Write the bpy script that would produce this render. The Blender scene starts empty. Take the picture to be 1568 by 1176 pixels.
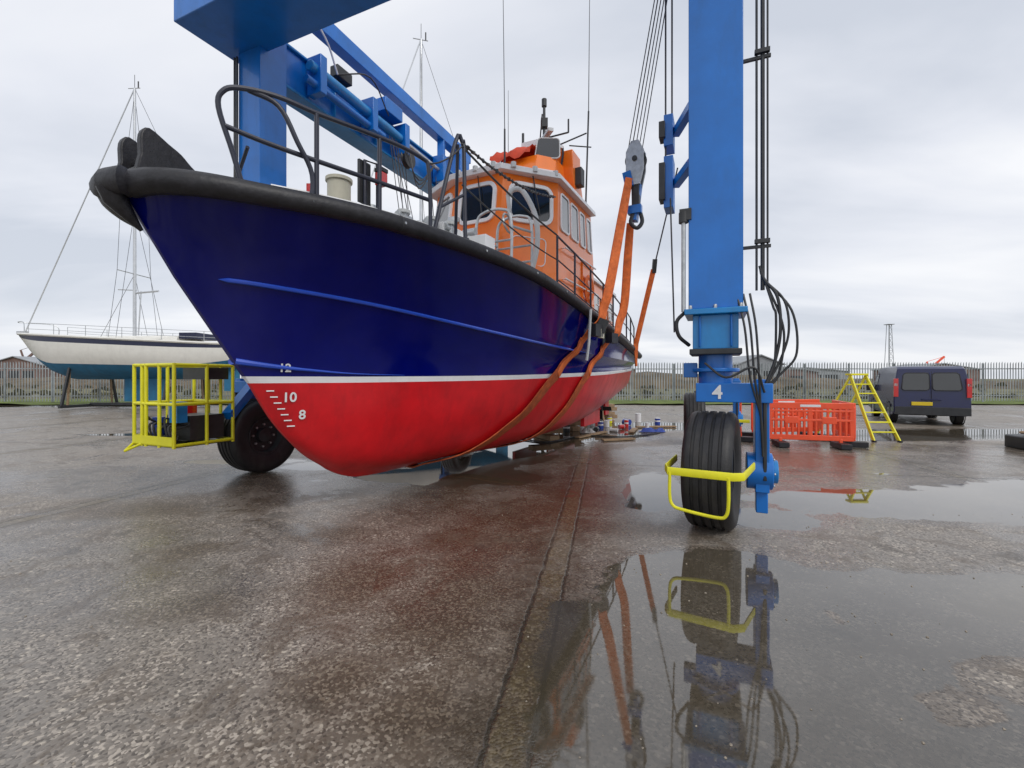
import bpy, math, random, bmesh
from mathutils import Vector, Matrix
from mathutils.bvhtree import BVHTree
random.seed(7)
R=math.radians
scene=bpy.context.scene
COL=scene.collection

# ------------------------------------------------------------------ materials
def nt(mat):
    mat.use_nodes=True
    return mat.node_tree
def paint(name,col,rough=.4,metal=0.,coat=0.,var=.12,scale=3.,bump=.0,bscale=40.,dirt=0.,dirtcol=(.12,.09,.06),ior=1.5,trans=0.):
    m=bpy.data.materials.new(name); t=nt(m); N=t.nodes; L=t.links
    b=N['Principled BSDF']; b.inputs['Roughness'].default_value=rough; b.inputs['Metallic'].default_value=metal
    b.inputs['Coat Weight'].default_value=coat; b.inputs['Coat Roughness'].default_value=.06; b.inputs['IOR'].default_value=ior
    tc=N.new('ShaderNodeTexCoord')
    n=N.new('ShaderNodeTexNoise'); n.inputs['Scale'].default_value=scale; n.inputs['Detail'].default_value=6; n.inputs['Roughness'].default_value=.62
    L.new(tc.outputs['Object'],n.inputs['Vector'])
    r=N.new('ShaderNodeValToRGB'); r.color_ramp.elements[0].position=.3; r.color_ramp.elements[1].position=.72
    d=[max(0,c*(1-var)) for c in col]; l=[min(1,c*(1+var)) for c in col]
    r.color_ramp.elements[0].color=(*d,1); r.color_ramp.elements[1].color=(*l,1)
    L.new(n.outputs['Fac'],r.inputs['Fac']); out=r.outputs['Color']
    if dirt>0:
        n2=N.new('ShaderNodeTexNoise'); n2.inputs['Scale'].default_value=1.7; n2.inputs['Detail'].default_value=9; n2.inputs['Roughness'].default_value=.7
        mp=N.new('ShaderNodeMapping'); mp.inputs['Scale'].default_value=(2.2,2.2,.6); L.new(tc.outputs['Object'],mp.inputs['Vector']); L.new(mp.outputs['Vector'],n2.inputs['Vector'])
        mr=N.new('ShaderNodeMapRange'); mr.inputs['From Min'].default_value=.5; mr.inputs['From Max'].default_value=.75; mr.inputs['To Max'].default_value=dirt
        L.new(n2.outputs['Fac'],mr.inputs['Value'])
        mx=N.new('ShaderNodeMix'); mx.data_type='RGBA'; L.new(mr.outputs[0],mx.inputs[0]); L.new(out,mx.inputs[6]); mx.inputs[7].default_value=(*dirtcol,1)
        out=mx.outputs[2]
        ra=N.new('ShaderNodeMath'); ra.operation='MULTIPLY_ADD'; L.new(mr.outputs[0],ra.inputs[0]); ra.inputs[1].default_value=.3; ra.inputs[2].default_value=rough
        L.new(ra.outputs[0],b.inputs['Roughness'])
    L.new(out,b.inputs['Base Color'])
    if bump>0:
        n3=N.new('ShaderNodeTexNoise'); n3.inputs['Scale'].default_value=bscale; n3.inputs['Detail'].default_value=3; L.new(tc.outputs['Object'],n3.inputs['Vector'])
        bp=N.new('ShaderNodeBump'); bp.inputs['Strength'].default_value=bump; bp.inputs['Distance'].default_value=.01
        L.new(n3.outputs['Fac'],bp.inputs['Height']); L.new(bp.outputs['Normal'],b.inputs['Normal'])
    return m
NAVY=paint('navy_gloss',(.0008,.0035,.135),.09,var=.2,scale=1.2,bump=.14,bscale=2.2,ior=1.42,dirt=.10,dirtcol=(.015,.022,.14))
NAVYHL=paint('navy_rail_highlight',(.02,.08,.55),.25,coat=.5)  # brighter than the hull: knuckle and spray rail highlight painted into the colour
RED=paint('antifoul_red',(.60,.008,.014),.30,var=.2,scale=2.,bump=.14,bscale=7,dirt=.45,dirtcol=(.26,.007,.013))
WHT=paint('white_paint',(.78,.79,.80),.4,var=.06,dirt=.12)
DECK=paint('deck_grey',(.45,.47,.47),.6,dirt=.3)
RUB=paint('black_rubber',(.014,.014,.018),.48,var=.45,scale=14,bump=.5,bscale=22,dirt=.3,dirtcol=(.075,.075,.09))
TYRE=paint('tyre_rubber',(.018,.018,.020),.5,var=.3,scale=8,bump=.3,bscale=60,dirt=.5,dirtcol=(.095,.087,.075))
DRAIL=paint('dark_rail',(.022,.026,.045),.4,var=.2)
ORG=paint('orange_paint',(.90,.20,.010),.33,coat=.4,var=.07,dirt=.14,dirtcol=(.45,.1,.01))
CANV=paint('red_canvas',(.60,.06,.02),.75,var=.25,bump=.6,bscale=9)
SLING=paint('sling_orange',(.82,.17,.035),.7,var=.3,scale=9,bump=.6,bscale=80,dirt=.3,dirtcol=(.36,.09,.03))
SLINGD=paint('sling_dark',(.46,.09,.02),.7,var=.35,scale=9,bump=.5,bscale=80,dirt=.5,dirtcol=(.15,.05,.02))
LIFT=paint('lift_blue',(.002,.155,.56),.34,coat=.25,var=.16,scale=1.5,bump=.05,bscale=40,dirt=.38,dirtcol=(.012,.095,.27))
LIFT2=paint('lift_blue_light',(.008,.22,.56),.36,coat=.25,var=.14,dirt=.4,dirtcol=(.05,.12,.2))
YEL=paint('yellow_paint',(.80,.76,.02),.45,var=.12,dirt=.22,dirtcol=(.3,.22,.03))
STEEL=paint('galvanised',(.48,.5,.51),.38,metal=.7,var=.2,scale=12)
ALU=paint('aluminium',(.6,.62,.64),.35,metal=.6,var=.1)
DARK=paint('dark_metal',(.03,.032,.035),.45,var=.3,scale=8)
CABLE=paint('wire_rope',(.06,.06,.065),.5,metal=.3,var=.3,scale=60)
GLASS=paint('window_glass',(.012,.015,.018),.05,coat=1.,var=.3)
GREYF=paint('window_frame_grey',(.55,.57,.57),.5)
LRED=paint('lamp_red',(.6,.012,.012),.2,coat=1.)
BEIGE=paint('beige_paint',(.5,.48,.38),.5,dirt=.2)
BORG=paint('barrier_plastic',(.88,.10,.035),.4,var=.1,dirt=.2,dirtcol=(.4,.07,.04))
VAN=paint('van_navy',(.004,.008,.065),.2,coat=.35,var=.1,dirt=.15,dirtcol=(.03,.03,.05))
PLATE=paint('number_plate',(.75,.55,.02),.4)
FENCE=paint('fence_galvanised',(.30,.325,.34),.5,metal=.1,var=.45,scale=.8)
WOOD=paint('timber',(.32,.22,.13),.8,var=.3,scale=10,bump=.3)
CREAM=paint('yacht_cream',(.78,.77,.71),.3,coat=.4,var=.05,dirt=.1)
TEAL=paint('yacht_bottom_blue',(.02,.16,.30),.6,var=.2,dirt=.3)
YNAVY=paint('yacht_stripe',(.01,.015,.05),.3)
BLUEP=paint('blue_plastic',(.02,.06,.35),.5)
BRICKF=paint('far_building',(.20,.13,.11),.9,var=.3,scale=.4)
GREYB=paint('far_grey',(.32,.34,.36),.8,var=.2,scale=.3)

# ------------------------------------------------------------------ mesh builder
class MB:
    def __init__(s): s.v=[]; s.f=[]; s.m=[]; s.mats=[]
    def mi(s,mat):
        if mat not in s.mats: s.mats.append(mat)
        return s.mats.index(mat)
    def add(s,vs,fs,mat):
        o=len(s.v); k=s.mi(mat)
        s.v+= [tuple(v) for v in vs]
        for f in fs: s.f.append(tuple(o+i for i in f)); s.m.append(k)
    def box(s,c,size,mat,rz=0.,rx=0.,ry=0.,M=None):
        if M is None: M=Matrix.Rotation(rz,3,'Z')@Matrix.Rotation(ry,3,'Y')@Matrix.Rotation(rx,3,'X')
        c=Vector(c); h=[x/2 for x in size]
        vs=[c+M@Vector((sx*h[0],sy*h[1],sz*h[2])) for sz in(-1,1) for sy in(-1,1) for sx in(-1,1)]
        s.add(vs,[(0,2,3,1),(4,5,7,6),(0,1,5,4),(2,6,7,3),(0,4,6,2),(1,3,7,5)],mat)
    def beam(s,a,b,w,h,mat,up=(0,0,1)):
        a=Vector(a); b=Vector(b); d=(b-a); l=d.length; d.normalize(); u=Vector(up)
        x=d.cross(u)
        if x.length<1e-4: x=d.cross(Vector((0,1,0)))
        x.normalize(); z=x.cross(d)
        M=Matrix((x,d,z)).transposed()
        s.box((a+b)/2,(w,l,h),mat,M=M)
    def tube(s,pts,r,mat,n=8,closed=False,cap=True):
        P=[Vector(p) for p in pts]
        rs=r if isinstance(r,(list,tuple)) else [r]*len(P)
        N=len(P); T=[]
        for i in range(N):
            a=P[i-1] if i>0 else (P[-1] if closed else P[0]); b=P[i+1] if i<N-1 else (P[0] if closed else P[-1])
            t=(b-a); T.append(t.normalized() if t.length>1e-9 else Vector((0,0,1)))
        nrm=T[0].cross(Vector((0,0,1)))
        if nrm.length<.05: nrm=T[0].cross(Vector((1,0,0)))
        nrm.normalize(); vs=[]
        for i in range(N):
            nrm=(nrm-T[i]*nrm.dot(T[i]))
            if nrm.length<1e-6: nrm=T[i].orthogonal()
            nrm.normalize(); bn=T[i].cross(nrm)
            for k in range(n):
                a=2*math.pi*k/n; vs.append(P[i]+(nrm*math.cos(a)+bn*math.sin(a))*rs[i])
        fs=[]
        for i in range(N if closed else N-1):
            j=(i+1)%N
            for k in range(n):
                fs.append((i*n+k,i*n+(k+1)%n,j*n+(k+1)%n,j*n+k))
        if cap and not closed:
            fs.append(tuple(range(n-1,-1,-1))); fs.append(tuple((N-1)*n+k for k in range(n)))
        s.add(vs,fs,mat)
    def cyl(s,a,b,r,mat,n=16,r2=None): s.tube([a,b],[r,r if r2 is None else r2],mat,n)
    def ribbon(s,pts,wd,w,th,mat):
        P=[Vector(p) for p in pts]; vs=[];fs=[]; n_=len(P)
        WD=[Vector(q).normalized() for q in wd] if isinstance(wd,list) else [Vector(wd).normalized()]*n_
        for i in range(n_):
            t=(P[min(i+1,n_-1)]-P[max(i-1,0)]).normalized(); x=(WD[i]-t*WD[i].dot(t)).normalized(); n=x.cross(t)
            ww=w[i] if isinstance(w,list) else w; tt=th[i] if isinstance(th,list) else th
            for a,b in((-1,-.5),(-.7,-1),(.7,-1),(1,-.5),(1,.5),(.7,1),(-.7,1),(-1,.5)): vs.append(P[i]+x*a*ww/2+n*b*tt/2)
        for i in range(n_-1):
            for k in range(8): fs.append((i*8+k,i*8+(k+1)%8,i*8+8+(k+1)%8,i*8+8+k))
        fs.append(tuple(range(7,-1,-1))); e=(n_-1)*8; fs.append(tuple(e+k for k in range(8)))
        s.add(vs,fs,mat)
    def rings(s,rings,mat,cap=True):
        n=len(rings[0]); vs=[p for r in rings for p in r]; fs=[]
        for i in range(len(rings)-1):
            for k in range(n): fs.append((i*n+k,i*n+(k+1)%n,(i+1)*n+(k+1)%n,(i+1)*n+k))
        if cap: fs.append(tuple(range(n-1,-1,-1))); fs.append(tuple((len(rings)-1)*n+k for k in range(n)))
        s.add(vs,fs,mat)
    def lathe(s,c,axis,prof,mat,n=48):
        c=Vector(c); ax=Vector(axis).normalized(); u=ax.orthogonal().normalized(); w=ax.cross(u); vs=[];fs=[]
        m=len(prof)
        for k in range(n):
            a=2*math.pi*k/n; d=u*math.cos(a)+w*math.sin(a)
            for (o,r) in prof: vs.append(c+ax*o+d*r)
        for k in range(n):
            j=(k+1)%n
            for i in range(m-1): fs.append((k*m+i,k*m+i+1,j*m+i+1,j*m+i))
        s.add(vs,fs,mat)
    def window(s,c,u0,u1,v0,v1,glass=GLASS,frame=GREYF,fw=.07,th=.02,rad=.18):
        c=[Vector(p) for p in c]; n=(c[1]-c[0]).cross(c[3]-c[0]).normalized()
        def bl(u,v): return (c[0]*(1-u)+c[1]*u)*(1-v)+(c[3]*(1-u)+c[2]*u)*v
        W=(c[1]-c[0]).length*(u1-u0); H=(c[3]-c[0]).length*(v1-v0)
        def rr(m,off):
            r=rad*min(W,H)-0; out=[]
            for (cx,cy,a0) in((1,1,0),(0,1,90),(0,0,180),(1,0,270)):
                for k in range(5):
                    a=R(a0+22.5*k); rx=max(r-m,.004)
                    px=(W-m-rx if cx else m+rx)+math.cos(a)*rx; py=(H-m-rx if cy else m+rx)+math.sin(a)*rx
                    out.append(bl(u0+(u1-u0)*px/W, v0+(v1-v0)*py/H)+n*off)
            return out
        a=rr(0,.001);b=rr(0,th);d=rr(fw,th);e=rr(fw,th*.4)
        N=20; vs=a+b+d+e; fs=[]
        for q in range(3):
            for k in range(N): fs.append((q*N+k,q*N+(k+1)%N,q*N+N+(k+1)%N,q*N+N+k))
        s.add(vs,fs,frame)
        s.add(e,[tuple(range(N))],glass)
    def finish(s,name,parent=None,bevel=0.,ang=35,recalc=True):
        me=bpy.data.meshes.new(name); me.from_pydata(s.v,[],s.f)
        for m in s.mats: me.materials.append(m)
        me.polygons.foreach_set('material_index',s.m)
        if recalc:
            bm=bmesh.new(); bm.from_mesh(me); bmesh.ops.recalc_face_normals(bm,faces=bm.faces); bm.to_mesh(me); bm.free()
        me.polygons.foreach_set('use_smooth',[True]*len(me.polygons))
        try: me.set_sharp_from_angle(angle=R(ang))
        except Exception: pass
        o=bpy.data.objects.new(name,me); COL.objects.link(o)
        if parent: o.parent=parent
        if bevel>0:
            b=o.modifiers.new('bevel','BEVEL'); b.width=bevel; b.segments=2; b.limit_method='ANGLE'; b.angle_limit=R(60); b.harden_normals=False
        return o
def empty(name,loc=(0,0,0)):
    o=bpy.data.objects.new(name,None); COL.objects.link(o); o.empty_display_size=.3
    return o
def text(body,loc,M,size,mat,name,parent):
    c=bpy.data.curves.new(name,'FONT'); c.body=body; c.size=size; c.extrude=.002; c.align_x='CENTER'; c.align_y='CENTER'; c.offset=size*.02
    o=bpy.data.objects.new(name,c); COL.objects.link(o); c.materials.append(mat)
    mw=M.to_4x4(); mw.translation=Vector(loc); o.matrix_world=mw; o.parent=parent
    return o
def crom(p0,p1,p2,p3,t):
    return tuple(.5*((2*b)+(-a+c)*t+(2*a-5*b+4*c-d)*t*t+(-a+3*b-3*c+d)*t**3) for a,b,c,d in zip(p0,p1,p2,p3))
def samp(C,x):
    n=len(C); i=min(int(x),n-2); t=x-i
    g=lambda k: C[k] if 0<=k<n else tuple(2*a-b for a,b in zip(C[0 if k<0 else n-1],C[1 if k<0 else n-2]))
    return crom(g(i-1),g(i),g(i+1),g(i+2),t)
def smooth_path(pts,k=6):
    return [samp(pts,i/k) for i in range((len(pts)-1)*k+1)]
def arc_tube(mb,pts,r,mat,n=8,k=5): mb.tube(smooth_path([tuple(p) for p in pts],k),r,mat,n)

# ------------------------------------------------------------------ world
w=bpy.data.worlds.new("World"); scene.world=w; w.use_nodes=True
t=w.node_tree; N=t.nodes; L=t.links
bg=N['Background']; out=N['World Output']
sky=N.new('ShaderNodeTexSky'); sky.sky_type='NISHITA'; sky.sun_disc=False; sky.sun_elevation=R(42); sky.sun_rotation=R(150); sky.dust_density=3
L.new(sky.outputs[0],bg.inputs[0]); bg.inputs[1].default_value=.08
tc=N.new('ShaderNodeTexCoord'); sp=N.new('ShaderNodeSeparateXYZ'); L.new(tc.outputs['Generated'],sp.inputs[0])
def wm(op,a,b=None,c=None,clamp=False):
    n=N.new('ShaderNodeMath'); n.operation=op; n.use_clamp=clamp
    for i,x in enumerate((a,b,c)):
        if x is None: continue
        if isinstance(x,(int,float)): n.inputs[i].default_value=x
        else: L.new(x,n.inputs[i])
    return n.outputs[0]
zz=wm('ADD',wm('MAXIMUM',sp.outputs[2],0.),.16)
cx=wm('DIVIDE',sp.outputs[0],zz); cy=wm('DIVIDE',sp.outputs[1],zz)
cb=N.new('ShaderNodeCombineXYZ'); L.new(cx,cb.inputs[0]); L.new(cy,cb.inputs[1])
n1=N.new('ShaderNodeTexNoise'); n1.inputs['Scale'].default_value=.72; n1.inputs['Detail'].default_value=6; n1.inputs['Roughness'].default_value=.50; n1.inputs['Distortion'].default_value=.35
mp=N.new('ShaderNodeMapping'); mp.inputs['Scale'].default_value=(.7,1.3,1); mp.inputs['Location'].default_value=(5.1,2.3,0); L.new(cb.outputs[0],mp.inputs[0]); L.new(mp.outputs[0],n1.inputs['Vector'])
rp=N.new('ShaderNodeValToRGB'); e=rp.color_ramp.elements
e[0].position=.36; e[0].color=(.60,.64,.72,1); e[1].position=.62; e[1].color=(.91,.92,.95,1)
m=e.new(.5); m.color=(.77,.795,.86,1)
L.new(n1.outputs['Fac'],rp.inputs[0])
hz=wm('POWER',wm('SUBTRACT',1.,wm('MAXIMUM',sp.outputs[2],0.)),9.)
hm=N.new('ShaderNodeMix'); hm.data_type='RGBA'; L.new(wm('MULTIPLY',hz,.42),hm.inputs[0]); L.new(rp.outputs[0],hm.inputs[6]); hm.inputs[7].default_value=(.80,.83,.87,1)
bg2=N.new('ShaderNodeBackground'); bg2.inputs[1].default_value=1.13; L.new(hm.outputs[2],bg2.inputs[0])
ms=N.new('ShaderNodeMixShader'); ms.inputs[0].default_value=.9; L.new(bg.outputs[0],ms.inputs[1]); L.new(bg2.outputs[0],ms.inputs[2]); L.new(ms.outputs[0],out.inputs[0])
ld=bpy.data.lights.new('sun','SUN'); ld.energy=1.2; ld.angle=R(25); ld.color=(1,.96,.9)
lo=bpy.data.objects.new('sun',ld); COL.objects.link(lo)
lo.rotation_euler=Vector((-.55,.85,-1.0)).to_track_quat('-Z','Y').to_euler()

# ------------------------------------------------------------------ ground
def axis_coords(lo,a,b,hi,step):
    xs=[]; x=a
    while x<b: xs.append(x); x+=step
    s=step; y=b
    while y<hi: xs.append(y); s*=1.25; y+=s
    xs.append(hi); s=step*1.25; y=a-s; pre=[]
    while y>lo: pre.append(y); s*=1.25; y-=s
    pre.append(lo); return pre[::-1]+xs
gx=axis_coords(-500,-11,13,500,.14); gy=axis_coords(-80,.6,18,900,.14)
blobs=[(1.35,2.05,1.2,1.5,0),(2.9,3.1,2.2,.75,-.1),(1.7,3.3,1.1,.95,0),(.75,2.2,.6,1.1,.2),
 (5.6,5.7,2.7,.75,-.15),(8.5,6.2,3,.9,0),(2.0,6.5,.42,1.25,-.3),(2.9,5.2,.5,.4,0),
 (-.9,8.0,1.0,1.3,-.3),(-1.7,7.5,.9,.55,-.2),(.1,9.6,.9,1.3,-.3),(-.1,7.3,.55,.5,0),(.9,11.4,1.0,1.2,0),(1.9,13.2,1.9,1.7,0),(-5.1,8.7,1.2,.30,0),(-3.3,8.3,.9,.40,0),
 (9,12.,3.5,.5,0),(-10.5,12.8,1.4,.25,0),(-25,26,8,1.,0),(14,13,6,1.1,0),(4.2,15,3,1.2,0)]
damps=[(-5.5,7.2,3.2,1.0,.35),(-3.0,3.4,.9,.5,.30),(-4.5,4.6,1.3,.5,.30),(4.5,8.5,3,1.5,.36),(7,9.5,5,1.5,.32),(0,7,1.8,2.2,.36),(0,4.5,1.2,1.5,.27),(3,2,3,1.2,.36)]
dry=[(2.15,3.05,.25,.2),(2.9,2.45,.40,.17),(3.6,4.4,1.7,.12),(3.5,3.9,.3,.1),(2.1,2.2,.22,.14),(1.75,1.75,.2,.12)]
stains=[(-.35,3.4,.6,1.2),(-.1,4.6,.8,.8),(-1.2,3.6,.4,.5),(.3,5.6,1.0,1.3),(-2.3,6.2,.6,.4),(-3.0,4.2,.4,.3),(.1,2.4,.3,.5),(-4.5,5.5,.8,.4),(1.8,9,1.0,2.4),(-.9,2.4,.3,.3),(-.2,7,1.4,1.1),(-2.2,3.2,.3,.25),(1.4,4.9,.6,.4),(-.5,2.2,.35,.35),(-1.9,4.7,.5,.35)]
gv=[];gf=[];wet=[];stn=[]
for j,y in enumerate(gy):
    for i,x in enumerate(gx):
        gv.append((x,y,0)); v=0.
        if abs(x)<40 and y<40:
            for(cx_,cy_,rx,ry,ro) in blobs:
                dx=x-cx_;dy=y-cy_;c=math.cos(ro);s_=math.sin(ro);X=(dx*c+dy*s_)/rx;Y=(-dx*s_+dy*c)/ry
                r=math.sqrt(X*X+Y*Y); v=max(v,min(1,.5+(1-r)*.9))
            for(cx_,cy_,rx,ry,a_) in damps:
                r=math.hypot((x-cx_)/rx,(y-cy_)/ry); v=max(v,a_*min(1,max(0,1.6-r)/.6))
            for(cx_,cy_,rx,ry) in dry:
                r=math.hypot((x-cx_)/rx,(y-cy_)/ry)
                if r<1.6: v-=.75*(1-r/1.6)
        q=0.
        for(cx_,cy_,rx,ry) in stains:
            r=math.hypot((x-cx_)/rx,(y-cy_)/ry); q=max(q,1-r*.5)
        wet.append(max(0,v)); stn.append(max(0,q))
W_=len(gx)
for j in range(len(gy)-1):
    for i in range(W_-1): gf.append((j*W_+i,j*W_+i+1,(j+1)*W_+i+1,(j+1)*W_+i))
me=bpy.data.meshes.new('ground'); me.from_pydata(gv,[],gf)
for nm,dat in(('wet',wet),('stain',stn)):
    a=me.attributes.new(nm,'FLOAT','POINT'); a.data.foreach_set('value',dat)
ground=bpy.data.objects.new('concrete_yard_ground',me); COL.objects.link(ground)
gm=bpy.data.materials.new('wet_concrete'); t=nt(gm); N=t.nodes; L=t.links; me.materials.append(gm)
P=N['Principled BSDF']
def M_(op,a,b=None,c=None,clamp=False): return wm(op,a,b,c,clamp)
def noise(scale,detail=5,rough=.6,dist=0.,src=None):
    n=N.new('ShaderNodeTexNoise'); n.inputs['Scale'].default_value=scale; n.inputs['Detail'].default_value=detail; n.inputs['Roughness'].default_value=rough; n.inputs['Distortion'].default_value=dist
    L.new(src or tc.outputs['Object'],n.inputs['Vector']); return n.outputs['Fac']
def sstep(v,a,b,t0=0.,t1=1.):
    n=N.new('ShaderNodeMapRange'); n.interpolation_type='SMOOTHSTEP'; n.inputs['From Min'].default_value=a; n.inputs['From Max'].default_value=b; n.inputs['To Min'].default_value=t0; n.inputs['To Max'].default_value=t1
    L.new(v,n.inputs['Value']); return n.outputs[0]
def mixc(f,a,b,mode='MIX'):
    n=N.new('ShaderNodeMix'); n.data_type='RGBA'; n.blend_type=mode
    if isinstance(f,(int,float)): n.inputs[0].default_value=f
    else: L.new(f,n.inputs[0])
    for k,x in((6,a),(7,b)):
        if isinstance(x,tuple): n.inputs[k].default_value=(*x,1)
        else: L.new(x,n.inputs[k])
    return n.outputs[2]
tc=N.new('ShaderNodeTexCoord')
aw=N.new('ShaderNodeAttribute'); aw.attribute_name='wet'; as_=N.new('ShaderNodeAttribute'); as_.attribute_name='stain'
nb=noise(.9,8,.65); nm_=noise(3.2,7,.62); nf=noise(28,4,.6); nl=noise(.22,4,.5)
nk=noise(.55,9,.72,.6)
wv=M_('ADD',aw.outputs['Fac'],M_('ADD',M_('MULTIPLY',M_('SUBTRACT',nb,.5),.75),M_('MULTIPLY',M_('SUBTRACT',nm_,.5),.50)))
pud=sstep(wv,.46,.53); damp=M_('MAXIMUM',sstep(wv,.10,.46),sstep(nk,.51,.60,0,.75))
vo=N.new('ShaderNodeTexVoronoi'); vo.inputs['Scale'].default_value=70; L.new(tc.outputs['Object'],vo.inputs['Vector'])
vsp=N.new('ShaderNodeSeparateColor'); L.new(vo.outputs['Color'],vsp.inputs[0])
chip=sstep(vsp.outputs[0],.45,.95)
vo2=N.new('ShaderNodeTexVoronoi'); vo2.inputs['Scale'].default_value=30; L.new(tc.outputs['Object'],vo2.inputs['Vector'])
vs2=N.new('ShaderNodeSeparateColor'); L.new(vo2.outputs['Color'],vs2.inputs[0]); chip2=M_('MULTIPLY',sstep(vs2.outputs[1],.82,.95),sstep(vo2.outputs['Distance'],.5,.3))
base=mixc(sstep(nb,.3,.7),(.165,.130,.096),(.245,.212,.175))
base=mixc(sstep(nl,.4,.62),base,(.225,.205,.18))
base=mixc(M_('MULTIPLY',chip,sstep(nm_,.38,.62,.22,.95)),base,(.48,.42,.35))
base=mixc(M_('MULTIPLY',chip2,.8),base,(.60,.53,.43))
base=mixc(sstep(vsp.outputs[1],.62,.9,0,.75),base,(.065,.053,.042))
mud=sstep(noise(2.1,9,.75,.8),.49,.60,0,.6); base=mixc(mud,base,(.115,.085,.057))
stf=sstep(M_('ADD',as_.outputs['Fac'],M_('MULTIPLY',M_('SUBTRACT',nb,.5),1.6)),.30,.85,0,.8)
base=mixc(stf,base,mixc(chip,(.070,.049,.030),(.20,.155,.105)))
blot=sstep(noise(1.6,3,.5,.3),.63,.70,0,.6); base=mixc(blot,base,(.07,.056,.040))
so=N.new('ShaderNodeSeparateXYZ'); L.new(tc.outputs['Object'],so.inputs[0])
wob=M_('ADD',M_('MULTIPLY',M_('SUBTRACT',nf,.5),.04),M_('MULTIPLY',M_('SUBTRACT',nm_,.5),.06))
q=M_('ADD',M_('SUBTRACT',M_('MULTIPLY',M_('ADD',so.outputs[0],.14),.98),M_('MULTIPLY',M_('SUBTRACT',so.outputs[1],1.87),.2)),wob)
rr_=M_('ADD',M_('ADD',M_('MULTIPLY',so.outputs[0],.2),M_('MULTIPLY',so.outputs[1],.98)),wob)
def line(v,per,off,wd):
    a=M_('ABSOLUTE',M_('SUBTRACT',M_('MODULO',M_('ADD',v,per*50+per/2-off),per),per/2)); return sstep(a,wd,wd*.4)
j1=line(q,6.,0.,.020); j2=line(q,6.,.2,.018); j3=line(rr_,12.,8.6,.035)
inq=line(q,6.,.1,.13)
jd=M_('MULTIPLY',line(q,6.,.1,.36),sstep(nm_,.4,.6,.15,.6)); base=mixc(jd,base,(.085,.064,.040))
base=mixc(M_('MULTIPLY',inq,M_('MULTIPLY',sstep(nf,.35,.6,.25,.8),sstep(nm_,.36,.6,.25,.95))),base,mixc(chip,(.14,.108,.052),(.28,.23,.14)))
jt=M_('MAXIMUM',M_('MAXIMUM',j1,j2),j3)
base=mixc(M_('MULTIPLY',jt,M_('MULTIPLY',sstep(nm_,.35,.5,.4,1.),.85)),base,(.045,.038,.025))
base=mixc(M_('MULTIPLY',damp,.58),base,mixc(1.,base,(.38,.33,.28),'MULTIPLY'))
base=mixc(M_('MULTIPLY',pud,.70),base,(.066,.056,.038))
L.new(base,P.inputs['Base Color'])
rg=M_('ADD',sstep(damp,0,1,.42,.17),M_('MULTIPLY',M_('SUBTRACT',nm_,.5),.3))
rg=M_('ADD',M_('MULTIPLY',rg,M_('SUBTRACT',1.,pud)),M_('MULTIPLY',pud,sstep(nk,.4,.6,.015,.06))); L.new(M_('MAXIMUM',rg,.015),P.inputs['Roughness'])
ir=M_('MULTIPLY_ADD',pud,.5,1.5); L.new(ir,P.inputs['IOR'])
hgt=M_('ADD',M_('ADD',M_('MULTIPLY',vo.outputs['Distance'],-.45),M_('MULTIPLY',nf,.6)),M_('MULTIPLY',jt,-2.))
bp=N.new('ShaderNodeBump'); bp.inputs['Distance'].default_value=.006; L.new(hgt,bp.inputs['Height'])
L.new(M_('ADD',M_('MULTIPLY',M_('SUBTRACT',1.,pud),.45),.006),bp.inputs['Strength']); L.new(bp.outputs[0],P.inputs['Normal'])

b=MB(); GR=paint('grit_stone',(.27,.23,.18),.7,var=.5,scale=25)
for i in range(420):
    y=.9+4.5*random.random()**1.2; x=random.uniform(-1.1,1.1)*(y+1)
    s_=random.uniform(.003,.009); a=random.random()*6.28
    pts=[Vector((x+s_*random.uniform(.7,1.2)*math.cos(a+k*1.256),y+s_*random.uniform(.7,1.2)*math.sin(a+k*1.256),.001)) for k in range(5)]
    tp=[Vector((p.x*.45+x*.55,p.y*.45+y*.55,s_*random.uniform(.5,.9))) for p in pts]
    b.add(pts+tp,[(k,(k+1)%5,5+(k+1)%5,5+k) for k in range(5)]+[(5,6,7,8,9)],GR)
b.finish('loose_grit',recalc=False,ang=20)

def ground_sheet(name,x0,x1,y0,y1,z,mat,nx=40,ny=6,amp=0.):
    vs=[];fs=[]
    for j in range(ny+1):
        for i in range(nx+1):
            vs.append((x0+(x1-x0)*i/nx,y0+(y1-y0)*j/ny+(random.uniform(-.25,.25) if j in(0,) else 0),z+random.random()*amp))
    for j in range(ny):
        for i in range(nx): a=j*(nx+1)+i; fs.append((a,a+1,a+nx+2,a+nx+1))
    b=MB(); b.add(vs,fs,mat); return b.finish(name)
GRASS=paint('verge_grass',(.12,.16,.03),.9,var=.5,scale=.8,bump=.8,bscale=8)
FIELD=paint('rough_field',(.13,.12,.055),.95,var=.45,scale=.12,bump=.5,bscale=2)
ground_sheet('grass_verge',-120,120,26.4,32,.02,GRASS,200,4,.10)
ground_sheet('field',-500,500,32,890,.06,FIELD,20,20)
b=MB(); vs=[];fs=[];n=160
for i in range(n+1):
    x=-220+440*i/n; h=1.3+.9*math.sin(i*.13)*math.sin(i*.041+1)+random.random()*.5
    vs+=[(x,62,.05),(x,66,h*.7),(x,74,h),(x,95,.05)]
for i in range(n):
    for k in range(3): a=i*4+k; fs.append((a,a+4,a+5,a+1))
BANK=paint('scrub_bank',(.105,.075,.04),.95,var=.7,scale=.5,bump=.8,bscale=2)
b.add(vs,fs,BANK); b.finish('earth_bank',ang=80)

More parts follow.
